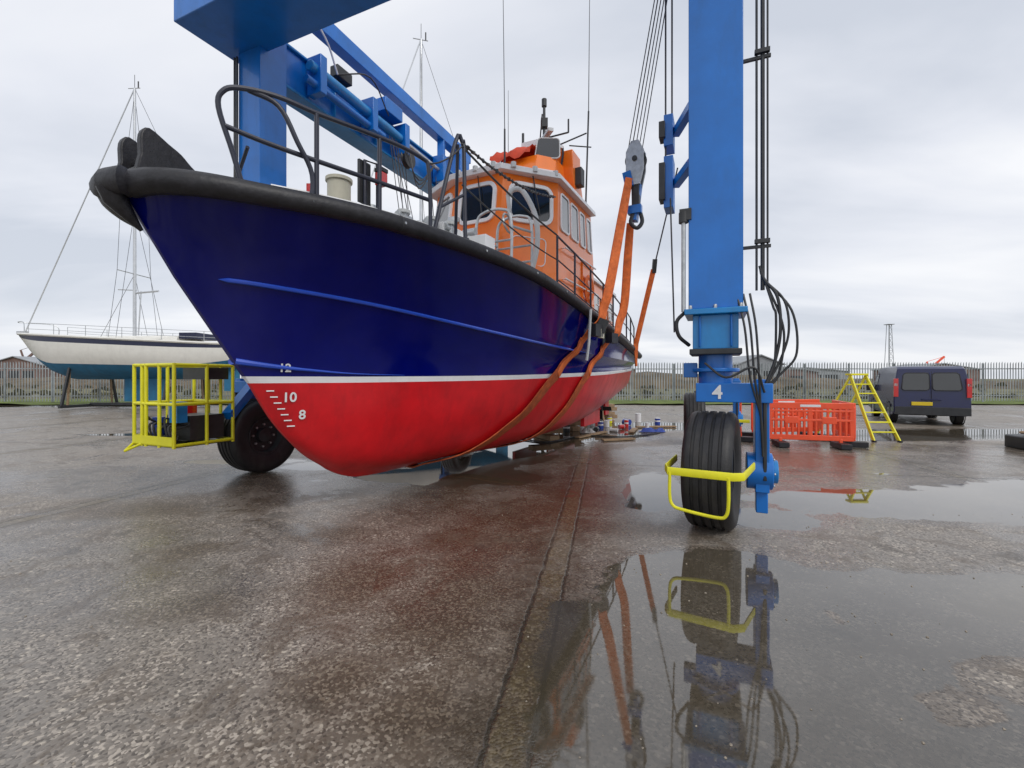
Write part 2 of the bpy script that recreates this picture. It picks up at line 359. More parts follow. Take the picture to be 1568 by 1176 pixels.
# ------------------------------------------------------------------ palisade fence
b=MB(); FY=30.
def fy(x): return FY-.03*(x) if x>0 else FY+.06*x
x=-62.
while x<60:
    y=fy(x); h=2.6+random.uniform(-.02,.02)
    vs=[(x-.036,y,.12),(x-.012,y-.02,.12),(x+.012,y-.02,.12),(x+.036,y,.12),(x-.036,y,h-.12),(x-.012,y-.02,h-.05),(x+.012,y-.02,h-.05),(x+.036,y,h-.12),(x,y-.02,h)]
    b.add(vs,[(0,1,5,4),(1,2,6,5),(2,3,7,6),(4,5,8),(5,6,8),(6,7,8)],FENCE); x+=.17
x=-62.
while x<60:
    y=fy(x);y2=fy(x+2.79)
    b.box((x,y+.09,1.25),(.1,.07,2.5),FENCE)
    for z in(.45,2.15): b.beam((x,y+.04,z),(x+2.79,y2+.04,z),.05,.06,FENCE)
    x+=2.79
b.finish('palisade_fence',recalc=False)

# ------------------------------------------------------------------ LIFEBOAT
B0=Vector((-3.28,3.57,0)); ba=Vector((.454,.891,0)); bpv=Vector((.891,-.454,0))
def BT(s,b,z): v=B0+ba*s+bpv*b; return Vector((v.x,v.y,z))
boat=empty('lifeboat')
C0=[(2.25,.02,.48),(2.45,.03,.38),(2.7,.04,.31),(3.2,.05,.28),(4.3,.06,.27),(5.6,.06,.27),(8,.06,.3),(10,.06,.5),(12.2,.05,.9)]
C1=[(1.85,.02,.78),(2.0,.13,.70),(2.3,.25,.62),(2.9,.42,.54),(4.1,.66,.48),(5.5,.89,.47),(8,1.07,.55),(10,1.02,.75),(12.2,.9,1.1)]
C2=[(1.53,.02,1.12),(1.7,.15,1.1),(2.0,.29,1.07),(2.6,.52,1.03),(4.0,.95,.98),(5.5,1.28,.96),(8,1.5,1.02),(10,1.5,1.15),(12.2,1.35,1.35)]
C3=[(1.26,.02,1.54),(1.45,.14,1.54),(1.8,.29,1.54),(2.4,.52,1.54),(4,1.1,1.555),(5.5,1.48,1.585),(8,1.75,1.65),(10,1.72,1.72),(12.2,1.5,1.80)]
C4=[(a-.05*(i==0),b_+.012,c+.07) for i,(a,b_,c) in enumerate(C3)]
C5=[(.58,.02,2.5),(.80,.22,2.5),(1.2,.45,2.48),(2.3,.84,2.41),(4,1.4,2.23),(5.5,1.7,2.12),(8,1.87,2.05),(10,1.82,2.03),(12.2,1.62,2.03)]
C7=[(.20,.02,3.13),(.32,.40,3.13),(.75,.8,3.12),(1.9,1.36,3.12),(3.7,1.80,3.04),(5.3,1.95,2.88),(8,1.97,2.55),(10,1.87,2.38),(12.2,1.70,2.2)]
def lerp3(a,b,t): return tuple(x+(y-x)*t for x,y in zip(a,b))
def section(x):
    K=[samp(c,x) for c in(C0,C1,C2,C3,C4,C5,C7)]
    rows=[]
    for v in range(0,3):
        for k in range(6): rows.append((samp(K[:5],v+k/6.),'r'))
    rows.append((K[3],'w')); 
    for k in range(0,5):
        t_=k/5.; p=lerp3(K[4],K[5],t_); bl=-.05*math.sin(math.pi*t_)*min(1,x/2); rows.append(((p[0],p[1]+bl,p[2]),'b'))
    for k in range(0,9):
        t_=k/8.; p=lerp3(K[5],K[6],t_); bl=-.07*math.sin(math.pi*t_)*min(1,x/1.5)*max(.3,1-x/8); rows.append(((p[0],max(.02,p[1]+bl),p[2]),'b'))
    return rows
NS=72; secs=[section(8.*i/NS) for i in range(NS+1)]
nr=len(secs[0]); cm={'r':RED,'w':WHT,'b':NAVY}
vs=[];
for sc in secs:
    for p,_ in sc: vs.append(BT(*p))
    for p,_ in sc: vs.append(BT(p[0],-p[1],p[2]))
st=2*nr; fm={'r':[],'w':[],'b':[]}
for i in range(NS):
    a=i*st; c=a+st
    for k in range(nr-1):
        key=secs[0][k][1]
        fm[key].append((a+k,c+k,c+k+1,a+k+1)); fm[key].append((a+nr+k,a+nr+k+1,c+nr+k+1,c+nr+k))
    fm['r'].append((a,a+nr,c+nr,c))
for a in(0,NS*st):
    for k in range(nr-1): fm[secs[0][k][1]].append((a+k,a+k+1,a+nr+k+1,a+nr+k))
hb=MB(); hb.v+=[tuple(v) for v in vs]
for key,fl in fm.items():
    mi=hb.mi(cm[key])
    for f in fl: hb.f.append(f); hb.m.append(mi)
hull=hb.finish('hull',boat,ang=28)
bvh=BVHTree.FromPolygons([Vector(v) for v in hb.v],hb.f)
def on_hull(s,z,off=.008,side=1):
    o_=BT(s,4*side,z); loc,nrm,_,_=bvh.ray_cast(o_,-bpv*side)
    if nrm.dot(bpv*side)<0: nrm=-nrm
    return loc+nrm*off,nrm
db=MB(); vs=[];fs=[];k=9
for i in range(NS+1):
    p=secs[i][-1][0]
    for j in range(k):
        u=-1+2*j/(k-1); vs.append(BT(p[0],p[1]*u,p[2]+.02+.06*(1-u*u)))
for i in range(NS):
    for j in range(k-1): a=i*k+j; fs.append((a,a+1,a+k+1,a+k))
db.add(vs,fs,DECK)
for sd in(1,-1):
    pts=[BT(p[0]+.05,sd*(p[1]-.14),p[2]+.13) for p in [samp(C7,2.2+5.6*i/40) for i in range(41)]]
    db.ribbon(pts,(0,0,1),.16,.03,WHT)
db.finish('deck',boat)
rb=MB()
rb.tube([BT(p[0],p[1]+.012,p[2]) for p in [samp(C5,1.05+4.6*i/60) for i in range(61)]],[.022*min(1,i/3.,(60-i)/6.) +.001 for i in range(61)],NAVYHL,8)
rb.tube([BT(p[0],-p[1]-.012,p[2]) for p in [samp(C5,1.05+4.6*i/60) for i in range(61)]],.02,NAVYHL,8)
for sd in(1,-1):
    pts=[]
    for i in range(41):
        x=.02+3.3*i/40; a=samp(C4,x); c=samp(C5,x); t_=.17-.15*i/40; p=lerp3(a,c,t_); pts.append(BT(p[0],sd*(p[1]+.002),p[2]))
    rb.tube(pts,[.035*(1-i/44.) for i in range(41)],NAVYHL,8)
rb.finish('spray_rails',boat)
fb=MB(); port=[samp(C7,8.*i/90) for i in range(91)]
path=[BT(p[0]+ (0),p[1]+.03,p[2]+.04) for p in port[::-1]][:-1]+[BT(.135,.14,3.17),BT(.12,0,3.17),BT(.135,-.14,3.17)]+[BT(p[0],-p[1]-.03,p[2]+.04) for p in port][1:]
fb.tube(path,[.088+.022*math.exp(-((i-91)/22.)**2) for i in range(len(path))],RUB,14)
fb.tube([BT(.12,0,3.14),BT(.15,0,3.04),BT(.24,0,2.94),BT(.33,0,2.84)],[.10,.085,.05,.015],RUB,12)
for p in [port[i] for i in range(6,90,7)]:
    q_=BT(p[0],p[1]+.115,p[2]+.04); fb.cyl(q_,q_+bpv*.012,.014,STEEL,8)
for i in (18,34,50,66,82):
    p=port[i]; p2=port[i+1]; a_=BT(p[0],p[1]+.03,p[2]+.04); d_=(BT(p2[0],p2[1]+.03,p2[2]+.04)-a_).normalized(); fb.cyl(a_,a_+d_*.012,.0915,DARK,14)
fb.finish('rubber_fender',boat)
b=MB()
for bb in(-.16,.16):
    prof=smooth_path([(.20,3.22,0),(.86,3.22,0),(.76,3.36,0),(.62,3.46,0),(.54,3.53,0),(.44,3.58,0),(.30,3.65,0),(.24,3.58,0),(.24,3.42,0)],3)
    ring=lambda o_: [BT(p[0],bb+o_,p[1]) for p in prof]
    b.rings([ring(-.035),ring(.035)],RUB)
b.cyl(BT(.38,-.16,3.42),BT(.38,.16,3.42),.07,RUB,16); b.cyl(BT(.60,-.16,3.34),BT(.60,.16,3.34),.05,RUB,16)
b.box(BT(.5,0,3.27),(.36,.6,.06),DARK,rz=-R(27))
b.finish('bow_fairlead',boat,bevel=.012)
b=MB()
pr=.022
def rail(pts,r=pr,k=5): arc_tube(b,[BT(*p) for p in pts],r,DRAIL,10,k)
rail([(.80,.70,3.1),(.70,.66,3.5),(.60,.62,3.86),(.62,.65,4.00),(.72,.72,4.06),(.95,.88,4.07),(1.25,1.02,4.04),(1.6,1.17,4.03),(2.0,1.32,4.02),(2.3,1.42,3.98),(2.36,1.45,3.9),(2.38,1.46,3.5),(2.38,1.46,3.1)])
rail([(.64,.64,3.72),(.9,.80,3.66),(1.25,1.02,3.60),(1.8,1.25,3.57),(2.37,1.45,3.55)])
rail([(.78,.74,4.07),(.95,.9,3.98),(1.08,.98,3.7),(1.2,1.02,3.45),(1.18,1.02,3.1)])
for s_,b_,z_ in((1.25,1.02,4.04),(1.82,1.25,4.02)): rail([(s_,b_,z_),(s_,b_,3.1)],k=1)
rail([(.8,.7,3.6),(.92,.35,3.4),(.98,.2,3.1)],.016)
rail([(1.5,-1.12,3.1),(1.5,-1.12,3.8),(1.6,-1.17,3.95),(2.3,-1.42,3.92),(2.4,-1.46,3.8),(2.4,-1.46,3.1)])
rail([(1.5,-1.12,3.5),(2.4,-1.46,3.5)],k=1)
rail([(2.42,1.45,3.1),(2.72,1.56,4.32),(2.80,1.60,4.35),(2.84,1.60,4.25),(2.84,1.62,3.1)],.024,4)
rail([(2.5,1.48,3.5),(2.84,1.61,3.75)],.018,1); rail([(2.74,1.58,4.3),(3.1,1.3,3.15)],.02,1)
for s_,b_,z_ in((.8,.7,3.2),(1.25,1.02,3.2),(1.82,1.25,3.2),(2.38,1.46,3.2),(2.84,1.62,3.2),(2.42,1.45,3.2)): b.cyl(BT(s_,b_,3.13),BT(s_,b_,3.23),.045,DRAIL,12)
for sd in(1,-1):
    prev=None
    for s_ in(5.2,6.0,6.9,7.8,8.7,9.6,10.5,11.3,12.0):
        x=min(range(81),key=lambda i:abs(samp(C7,i/10.)[0]-s_))/10.; p=samp(C7,x); h=1.0 if s_<11.5 else .85
        bb=sd*(p[1]-.1); top=(s_,bb,p[2]+h)
        rail([(s_,bb,p[2]-.0),top],.019,1)
        if prev:
            for f in(1.,.62,.3): 
                a=(prev[0],prev[1],prev[3]+prev[2]*f); c=(s_,bb,p[2]+h*f); 
                rail([a,c],.012 if f<1 else .017,1)
        prev=(s_,bb,h,p[2])
def sag(a,c,d,n=14): return [Vector(a).lerp(Vector(c),i/n)-Vector((0,0,d*4*(i/n)*(1-i/n))) for i in range(n+1)]
b.tube(sag(BT(2.8,1.6,4.34),BT(6.35,1.36,5.0),.14),.015,DARK,6)
b.tube(sag(BT(2.8,1.6,3.85),BT(5.2,1.84,3.5),.06),.010,DARK,6)
b.tube(sag(BT(2.38,1.46,3.95),BT(2.8,1.6,4.3),.05),.010,DARK,6)
b.tube(sag(BT(2.8,1.6,4.3),BT(5.2,1.84,3.9),.05),.014,DARK,6)
for i in range(26):
    p=sag(BT(2.8,1.6,4.34),BT(6.35,1.36,5.0),.14,52)[i*2]; b.box(p,(.03,.03,.05),DARK,rz=i,rx=i*.9)
b.finish('deck_railings',boat)
# deck gear
b=MB()
b.cyl(BT(2.12,.35,3.1),BT(2.12,.35,3.86),.13,BEIGE,24); b.cyl(BT(2.12,.35,3.86),BT(2.12,.35,3.90),.15,BEIGE,24)
b.cyl(BT(2.35,.62,3.1),BT(2.35,.62,3.62),.07,STEEL,16)
b.cyl(BT(1.6,.55,3.1),BT(1.6,.55,3.42),.07,DARK,16); b.box(BT(1.55,.6,3.50),(.09,.09,.14),LRED)
b.tube([BT(1.82,1.05,3.1),BT(1.82,1.05,3.84),BT(1.95,1.1,3.84),BT(1.95,1.1,3.1)],.018,DRAIL,8); b.box(BT(1.84,1.02,3.62),(.03,.16,.44),DARK,rz=-R(27)); b.box(BT(1.93,1.17,3.66),(.09,.09,.13),LRED,rz=-R(27)); b.box(BT(1.93,1.17,3.75),(.10,.10,.04),DARK,rz=-R(27))
for s_,b_ in((2.6,.9),(2.95,1.05),(2.75,.6),(3.2,1.15)):
    b.cyl(BT(s_,b_,3.1),BT(s_,b_,3.56),.05,STEEL,12); b.cyl(BT(s_-.12,b_,3.52),BT(s_+.12,b_,3.52),.045,STEEL,12); b.cyl(BT(s_,b_,3.56),BT(s_,b_,3.60),.08,GREYF,14)
b.box(BT(2.75,.85,3.4),(.6,.36,.08),WHT,rz=-R(27)); b.box(BT(3.3,.9,3.40),(.5,.5,.34),WHT,rz=-R(27)); b.box(BT(2.3,.9,3.34),(.24,.22,.18),STEEL,rz=-R(27))
b.box(BT(3.6,1.35,3.33),(.35,.25,.3),WHT,rz=-R(27))
for (s_,b_) in((4.35,1.2),(4.75,1.35)):
    arc_tube(b,[BT(s_,b_-.35,3.2),BT(s_,b_-.35,3.95),BT(s_,b_-.2,4.12),BT(s_,b_+.1,4.12),BT(s_,b_+.25,3.95),BT(s_,b_+.25,3.1)],.022,STEEL,8)
    b.tube([BT(s_,b_-.35,3.65),BT(s_,b_+.25,3.65)],.018,STEEL,8); b.tube([BT(s_,b_-.35,3.4),BT(s_,b_+.25,3.4)],.018,STEEL,8)
b.tube([BT(4.35,1.45,3.85),BT(4.75,1.6,3.85)],.02,STEEL,8); b.tube([BT(4.35,.85,3.7),BT(4.75,1.0,3.7)],.02,STEEL,8)
arc_tube(b,[BT(5.2,.95,4.70),BT(5.25,1.05,4.80),BT(5.3,1.2,4.74),BT(5.3,1.42,4.3),BT(5.28,1.46,3.8),BT(5.2,1.38,3.3)],.045,GREYF,10)
b.tube([BT(5.2,.95,4.70),BT(5.25,1.0,4.1)],.035,GREYF,8)
b.cyl(BT(4.1,.6,3.1),BT(4.1,.6,3.95),.05,STEEL,12); b.cyl(BT(4.1,.6,3.95),BT(4.1,.6,4.02),.09,STEEL,16)
b.cyl(BT(4.0,.95,3.1),BT(4.0,.95,3.75),.035,STEEL,12); b.cyl(BT(4.0,.85,3.72),BT(4.0,1.05,3.72),.06,STEEL,14)
b.box(BT(4.75,.2,3.7),(.9,.5,.4),ORG,rz=-R(27)); 
b.lathe(BT(4.5,1.32,3.95),bpv+Vector((0,0,.2)),[(-.02,.15),(.0,.17),(.02,.15),(0,.13),(-.02,.15)],STEEL,24)
b.lathe(BT(8.1,1.47,3.55),bpv,[(-.04,.26),(.0,.32),(.04,.26),(0,.20),(-.04,.26)],SLING,28)
b.finish('deck_gear',boat,bevel=.008)

# wheelhouse
wp=[(6.0,-1.25),(5.55,-.42),(5.55,.62),(6.45,1.38),(8.7,1.38),(8.7,-1.25)]
def wring(z,front,inb):
    out=[]
    for i,(s_,b_) in enumerate(wp):
        ds=front if i<4 else 0
        out.append(BT(s_+ds,b_-inb*(1 if b_>0 else -1)*(1 if i in(0,3,4,5) else .3),z))
    return out
b=MB()
R0=wring(2.5,-.35,-.05);R1=wring(4.33,-.02,0);R2=wring(5.36,.14,.06)
b.rings([R0,R1,R2],ORG)
fac=lambda i,j,A,Bq:(A[i],A[j],Bq[j],Bq[i])
for (i,j,u0,u1) in((0,1,.12,.9),(1,2,.10,.90),(2,3,.10,.90)):
    b.window(fac(i,j,R1,R2),u0,u1,.10,.87,fw=.075,th=.045,frame=WHT,rad=.25)
for u0,u1 in((.05,.27),(.31,.53),(.58,.74),(.8,.95)): b.window(fac(3,4,R1,R2),u0,u1,.1,.86,fw=.045,th=.03,frame=WHT)
for u0,u1 in((.1,.4),(.5,.9)): b.window(fac(5,0,R1,R2),u0,u1,.1,.86,fw=.05,th=.03,frame=WHT)
b.window(fac(3,4,R0,R1),.62,.9,.15,.92,glass=ORG,frame=ORG,fw=.05,th=.03)
b.window(fac(2,3,R0,R1),.2,.8,.62,.92,glass=ORG,frame=WHT,fw=.02,th=.02)
Q0=wring(5.36,-.02,-.07);Q1=wring(5.46,-.04,-.05); b.rings([Q0,Q1],WHT)
Q2=wring(5.46,.2,.1);Q3=wring(5.60,.5,.3); b.rings([Q2,Q3],ORG)
for i,j in((1,2),(2,3)):
    mid=(R2[i]+R2[j])/2; n_=(R1[j]-R1[i]).cross(R2[i]-R1[i]).normalized(); 
    if n_.dot(-ba)<0: n_=-n_
    b.cyl(mid+n_*.07,(R1[i]*.35+R1[j]*.65)*.75+(R2[i]*.35+R2[j]*.65)*.25+n_*.07,.012,DARK,6)
    for q_ in(.12,.5,.88):
        p=R2[i].lerp(R2[j],q_)+n_*.16; b.cyl(p+Vector((0,0,.02)),p+Vector((0,0,.12)),.05,GREYF,10)
b.rings([[BT(s_,b_,z_) for s_,b_ in((4.3+k_,-1.0),(4.3+k_,.8),(6,1.25),(6,-1.2))] for z_,k_ in((2.9,0),(3.62,.15))],ORG)
b.rings([[BT(s_,b_*c_,z_) for s_,b_ in((8.6,-1.25),(8.6,1.36),(11.2,1.25),(11.2,-1.2))] for z_,c_ in((2.3,1),(3.9,.96))],ORG)
b.rings([[BT(s_,b_*c_,z_) for s_,b_ in((8.5,-1.3),(8.5,1.4),(11.3,1.3),(11.3,-1.25))] for z_,c_ in((3.9,.98),(3.98,.97))],WHT)
ac=(BT(8.6,1.36,2.4),BT(11.2,1.25,2.4),BT(11.2,1.22,3.85),BT(8.6,1.32,3.85))
for u0,u1 in((.1,.3),(.4,.6),(.7,.88)): b.window(ac,u0,u1,.5,.85,fw=.035,th=.03,frame=WHT)
for z_ in(4.1,3.5,2.95): 
    b.tube([BT(6.6,1.47,z_),BT(8.6,1.47,z_)],.018,WHT,6)
    for s_ in(6.65,7.3,7.95,8.55): b.cyl(BT(s_,1.38,z_),BT(s_,1.47,z_),.012,WHT,6)
b.tube([BT(8.7,1.46,3.3),BT(11.2,1.38,3.3)],.018,WHT,6)
b.finish('wheelhouse',boat,bevel=.025)
# upper steering position
b=MB()
fp=[(7.0,-.55),(7.0,.60),(7.35,.92),(9.3,.92),(9.3,-.85),(7.35,-.85)]
b.rings([[BT(s_+d_*(s_<8),b_*c_,z_) for s_,b_ in fp] for z_,c_,d_ in((5.5,1.0,0),(6.08,.96,.2),(6.42,.92,.35))],ORG)
b.rings([[BT(s_+.12,b_*1.02,z_) for s_,b_ in fp] for z_ in(5.98,6.03)],WHT)
cv=[]
for j in range(9):
    a=math.pi*j/8; cv.append([BT(7.6+.42*math.cos(a)+.02*random.random(),-.55+1.0*k_/8,6.40+.30*math.sin(a)+.06*math.sin(k_*1.7+j)) for k_ in range(9)])
vs=[p for r_ in cv for p in r_]; b.add(vs,[(j*9+k_,j*9+k_+1,j*9+k_+10,j*9+k_+9) for j in range(8) for k_ in range(8)],CANV)
ws=[BT(7.45,.42,6.38),BT(7.7,.95,6.38),BT(7.85,.88,6.92),BT(7.6,.44,6.92)]; b.window(ws,0,1,0,1,glass=GLASS,frame=GREYF,fw=.03)
arc_tube(b,[BT(8.1,-.7,6.3),BT(8.1,-.7,6.9),BT(8.1,0,7.0),BT(8.1,.8,6.9),BT(8.1,.8,6.3)],.025,DRAIL)
b.rings([[BT(s_,b_,z_) for s_,b_ in((a_,.62),(a_,1.08),(a_+.55,1.08),(a_+.55,.62))] for a_,z_ in((8.55,5.3),(8.15,6.2),(8.1,6.75))],ORG)
b.rings([[BT(s_,b_,z_) for s_,b_ in((a_,-.55),(a_,-1.0),(a_+.55,-1.0),(a_+.55,-.55))] for a_,z_ in((8.55,5.3),(8.15,6.2),(8.1,6.75))],ORG)
b.box(BT(8.4,1.12,6.2),(.22,.24,.4),DARK,rz=-R(27))
for b_ in(-.5,.1,.55): b.lathe(BT(6.98,b_,5.8),-ba,[(0,.0),(.06,.09),(.1,.1),(.11,0)],GREYF,16)
for b_ in(-.9,-.3): b.cyl(BT(6.4,b_,5.6),BT(6.4,b_,5.85),.04,LRED if b_<-.5 else WHT,10)
b.finish('flying_bridge',boat,bevel=.02)
b=MB()
b.cyl(BT(8.2,.35,6.3),BT(8.2,.35,8.0),.045,DARK,12,.03); b.box(BT(8.2,.35,7.55),(.16,.16,.2),DARK); b.cyl(BT(8.2,.35,7.95),BT(8.2,.35,8.12),.06,DARK,12)
b.cyl(BT(8.2,-.2,7.2),BT(8.2,.95,7.2),.02,DARK,8); b.cyl(BT(8.2,.95,7.2),BT(8.2,.95,7.5),.02,DARK,8); b.cyl(BT(8.2,-.2,7.2),BT(8.2,-.2,7.45),.03,DARK,8)
b.cyl(BT(7.95,.35,7.0),BT(7.5,.6,7.35),.015,DARK,6); b.cyl(BT(8.2,.35,6.9),BT(8.6,1.25,7.3),.018,DARK,8); b.cyl(BT(8.4,.9,7.0),BT(8.8,1.3,7.05),.015,DARK,8)
b.rings([[BT(8.1+.12*math.cos(a),.75+.12*math.sin(a),z_) for a in [k*math.pi/6 for k in range(12)]] for z_ in(6.8,6.86)],WHT)
b.box(BT(8.15,.15,7.0),(.5,.5,.12),WHT,rz=-R(27)); b.box(BT(8.2,.3,7.15),(.12,1.1,.07),GREYF,rz=.3)
b.cyl(BT(6.6,.15,5.5),BT(6.6,.15,6.7),.022,DARK,8,.018); b.cyl(BT(6.6,.15,6.7),BT(6.6,.1,10.5),.01,CABLE,6,.006)
b.cyl(BT(8.6,1.2,4.6),BT(8.6,1.3,7.8),.02,DARK,8); b.cyl(BT(8.6,1.3,7.8),BT(8.55,1.35,11.3),.011,CABLE,6,.006)
b.cyl(BT(8.2,-.6,6.9),BT(8.2,-.6,8.6),.01,CABLE,6,.005)
b.cyl(BT(6.7,-.9,5.4),BT(6.7,-.9,6.2),.015,WHT,6)
b.finish('mast_and_antennas',boat)
b=MB()
b.rings([[BT(s_,b_,z_) for s_,b_ in((8.6,-.08),(8.6,.08),(11.2,.06),(11.2,-.06))] for z_ in(.35,1.1)],RED)
for sd in(-1,1):
    b.rings([[BT(s_,sd*.9+b_,z_) for s_,b_ in((11.3+k_,-.03),(11.3+k_,.03),(11.8,.02),(11.8,-.02))] for z_,k_ in((.5,.1),(1.3,0))],RED)
    b.rings([[BT(s_,sd*.95+b_,z_) for s_,b_ in((9.2,-.05),(9.2,.05),(10.6,.04),(10.6,-.04))] for z_ in(.38,.95)],RED)
    b.cyl(BT(8.8,sd*.9,.85),BT(11.0,sd*.9,.72),.04,RED,12)
    b.cyl(BT(10.9,sd*.9,.72),BT(11.15,sd*.9,.72),.07,DARK,12)
    for k_ in range(4):
        a=k_*math.pi/2; c_=BT(11.02,sd*.9,.72); d_=bpv*math.cos(a)+Vector((0,0,math.sin(a)))
        b.beam(c_+d_*.05,c_+d_*.3,.14,.02,DARK,up=ba+d_.cross(ba)*.6)
b.finish('stern_gear',boat,bevel=.01)
def mark(body,s_,z_,size,nm):
    p,n_=on_hull(s_,z_,.014); p2,_=on_hull(s_+.08,z_,.014); p0,_=on_hull(s_-.08,z_,.014)
    x=(p2-p0).normalized(); y=n_.cross(x); y=y if y.z>0 else -y; x=(x-n_*x.dot(n_)).normalized(); y=n_.cross(x).normalized(); z=x.cross(y)
    text(body,p,Matrix((x,y,z)).transposed(),size,WHT,nm,boat)
for t_,s_,z_,sz_ in(('12',1.52,1.70,.125),('10',1.60,1.385,.145),('8',1.74,1.19,.145)): mark(t_,s_,z_,sz_,'draught_mark_'+t_)
b=MB()
for i in range(7):
    z_=1.46-i*.065; s_=1.40+.04*i
    p,n_=on_hull(s_,z_,.006); p2,_=on_hull(s_+.06,z_,.006); b.beam(p,p2,.004,.012,WHT)
b.finish('draught_ticks',boat)

# ------------------------------------------------------------------ TRAVEL LIFT
lift=empty('boat_hoist')
LA=R(24); la=Vector((math.sin(LA),math.cos(LA),0)); lc=Vector((-math.cos(LA),math.sin(LA),0)); L0=Vector((2.215,4.98,0))
def LT(a,c,z): v=L0+la*a+lc*c; return Vector((v.x,v.y,z))
SP=7.12; LN=6.5
def bx(mb,a,c,z0,z1,da,dc,mat): mb.box(LT(a,c,(z0+z1)/2),(dc,da,z1-z0),mat,rz=-LA)
def wheel(mb,c,heading,r=.62,w=.46):
    ax=Vector((math.cos(heading),-math.sin(heading),0))
    h=w/2
    prof=[(-h*.75,r*.5),(-h*.95,r*.62),(-h*1.02,r*.8),(-h*1.0,r*.90),(-h*.90,r*.96),(-h*.78,r*.985)]
    gr=[-.5,-.17,.17,.5]
    for g in gr:
        gg=g*h*1.1; prof+=[(gg-.018,r*(1-.012*abs(g))),(gg-.012,r*.965),(gg+.012,r*.965),(gg+.018,r*(1-.012*abs(g)))]
    prof+=[(h*.78,r*.985),(h*.90,r*.96),(h*1.0,r*.90),(h*1.02,r*.8),(h*.95,r*.62),(h*.75,r*.5)]
    mb.lathe(c,ax,prof,TYRE,64)
    for sd in(-1,1):
        mb.lathe(c,ax,[(sd*h*.72,r*.52),(sd*h*.80,r*.50),(sd*h*.78,r*.46),(sd*h*.35,r*.42),(sd*h*.3,r*.2),(sd*h*.62,r*.18),(sd*h*.66,.0)],DARK,32)
        for k in range(8):
            a=k*math.pi/4; u=ax.orthogonal().normalized(); v=ax.cross(u); q=Vector(c)+ax*sd*h*.32+(u*math.cos(a)+v*math.sin(a))*r*.3
            mb.cyl(q,q+ax*sd*.04,.018,STEEL,6)
def leg(name,a,c,out,heading,col_top,woff=0.):
    b=MB(); s=-out
    bx(b,a,c,2.32,col_top,.52,.52,LIFT)
    bx(b,a,c,2.26,2.32,.60,.60,LIFT2)
    bx(b,a,c,1.9,2.26,.44,.44,LIFT2)
    bx(b,a-.02,c,1.84,1.9,.52,.5,DARK)
    for i_ in(-1,1):
        for j_ in(-1,0,1): p=LT(a+i_*.27,c+j_*.24,2.30); b.cyl(p,p+Vector((0,0,.06)),.018,STEEL,6)
        b.beam(LT(a-.235,c+i_*.15,1.92),LT(a-.235,c+i_*.15,2.25),.02,.03,LIFT)
    p=LT(a,c,0); b.cyl((p.x,p.y,1.5),(p.x,p.y,1.86),.17,LIFT,24)
    b.cyl((p.x,p.y,1.66),(p.x,p.y,1.70),.24,LIFT,24)
    bx(b,a,c+s*.17,1.34,1.54,.40,.72,LIFT)
    bx(b,a,c-s*.25,1.60,1.76,.14,.14,LIFT)
    bx(b,a,c+s*.44,.42,1.58,.30,.13,LIFT)
    bx(b,a-.02,c+s*.44,.2,.42,.16,.11,LIFT)
    pc=LT(a,c+s*.44,.62); b.cyl(pc+lc*s*(-.14),pc+lc*s*.10,.19,LIFT,24); b.cyl(pc+lc*s*.10,pc+lc*s*.15,.12,LIFT2,20)
    for k_ in range(6):
        q_=pc+lc*s*.1+(la*math.cos(k_*1.047)+Vector((0,0,math.sin(k_*1.047))))*.155; b.cyl(q_,q_+lc*s*.02,.016,STEEL,6)
    bx(b,a-.17,c+s*.46,.55,1.5,.035,.035,DARK)
    b.finish(name+'_leg',lift,bevel=.012)
    b=MB(); wc=LT(a-.08,c+s*woff-s*.02,.62); wheel(b,wc,heading); b.finish(name+'_wheel',lift)
leg('front_right',0,0,1,R(31),9.2)
leg('front_left',0,SP,-1,R(26),8.0)
leg('rear_right',LN,0,1,R(20),8.2,woff=-.45)
leg('rear_left',LN,SP,-1,R(24),8.2)
b=MB()
b.beam(LT(-.62,SP+.5,7.70),LT(-.62,-1.,7.70),1.05,1.25,LIFT)
for c in(0,SP):
    b.beam(LT(.2,c,7.1),LT(LN+.4,c,7.1),.34,.72,LIFT)
    b.beam(LT(-.0,c-.0,8.55),LT(LN+.6,c,8.45),.26,.34,LIFT)
    b.beam(LT(.2,c,7.48),LT(LN+.4,c,7.48),.46,.05,LIFT2); b.beam(LT(.2,c,6.74),LT(LN+.4,c,6.74),.46,.05,LIFT2)
for a_ in(1.4,2.6,3.8,5.0): bx(b,a_,SP-.2,6.76,7.46,.03,.1,LIFT2)
b.cyl(LT(.6,SP-.42,7.25),LT(3.2,SP-.42,7.15),.10,LIFT2,20); b.cyl(LT(3.2,SP-.42,7.15),LT(4.8,SP-.42,7.1),.05,STEEL,16)
b.cyl(LT(.5,SP-.45,6.95),LT(2.6,SP-.45,6.9),.07,LIFT,16)
for a_ in(.8,2.2,3.3,4.9): bx(b,a_,SP-.4,6.8,7.5,.16,.34,LIFT)
bx(b,2.9,SP-.35,7.5,7.8,.6,.3,LIFT); bx(b,1.5,SP-.3,7.5,7.72,.4,.2,DARK)
for a_ in(3.4,5.3):
    p=LT(a_,SP-.5,6.75); b.lathe(p,lc,[(-.06,0),(-.06,.22),(-.02,.17),(.02,.17),(.06,.22),(.06,0)],DARK,24)
b.beam(LT(5.6,SP,7.4),LT(5.6,SP,8.4),.2,.2,LIFT)
b.finish('gantry_beams',lift,bevel=.015)
b=MB()
arc_tube(b,[LT(-.1,SP-.3,7.9),LT(.3,SP-.5,8.2),LT(.9,SP-.5,7.9),LT(1.3,SP-.4,7.5)],.02,WHT,6)
arc_tube(b,[LT(1.3,SP-.4,7.5),LT(2.,SP-.6,7.8),LT(2.7,SP-.5,7.4)],.015,DARK,6)
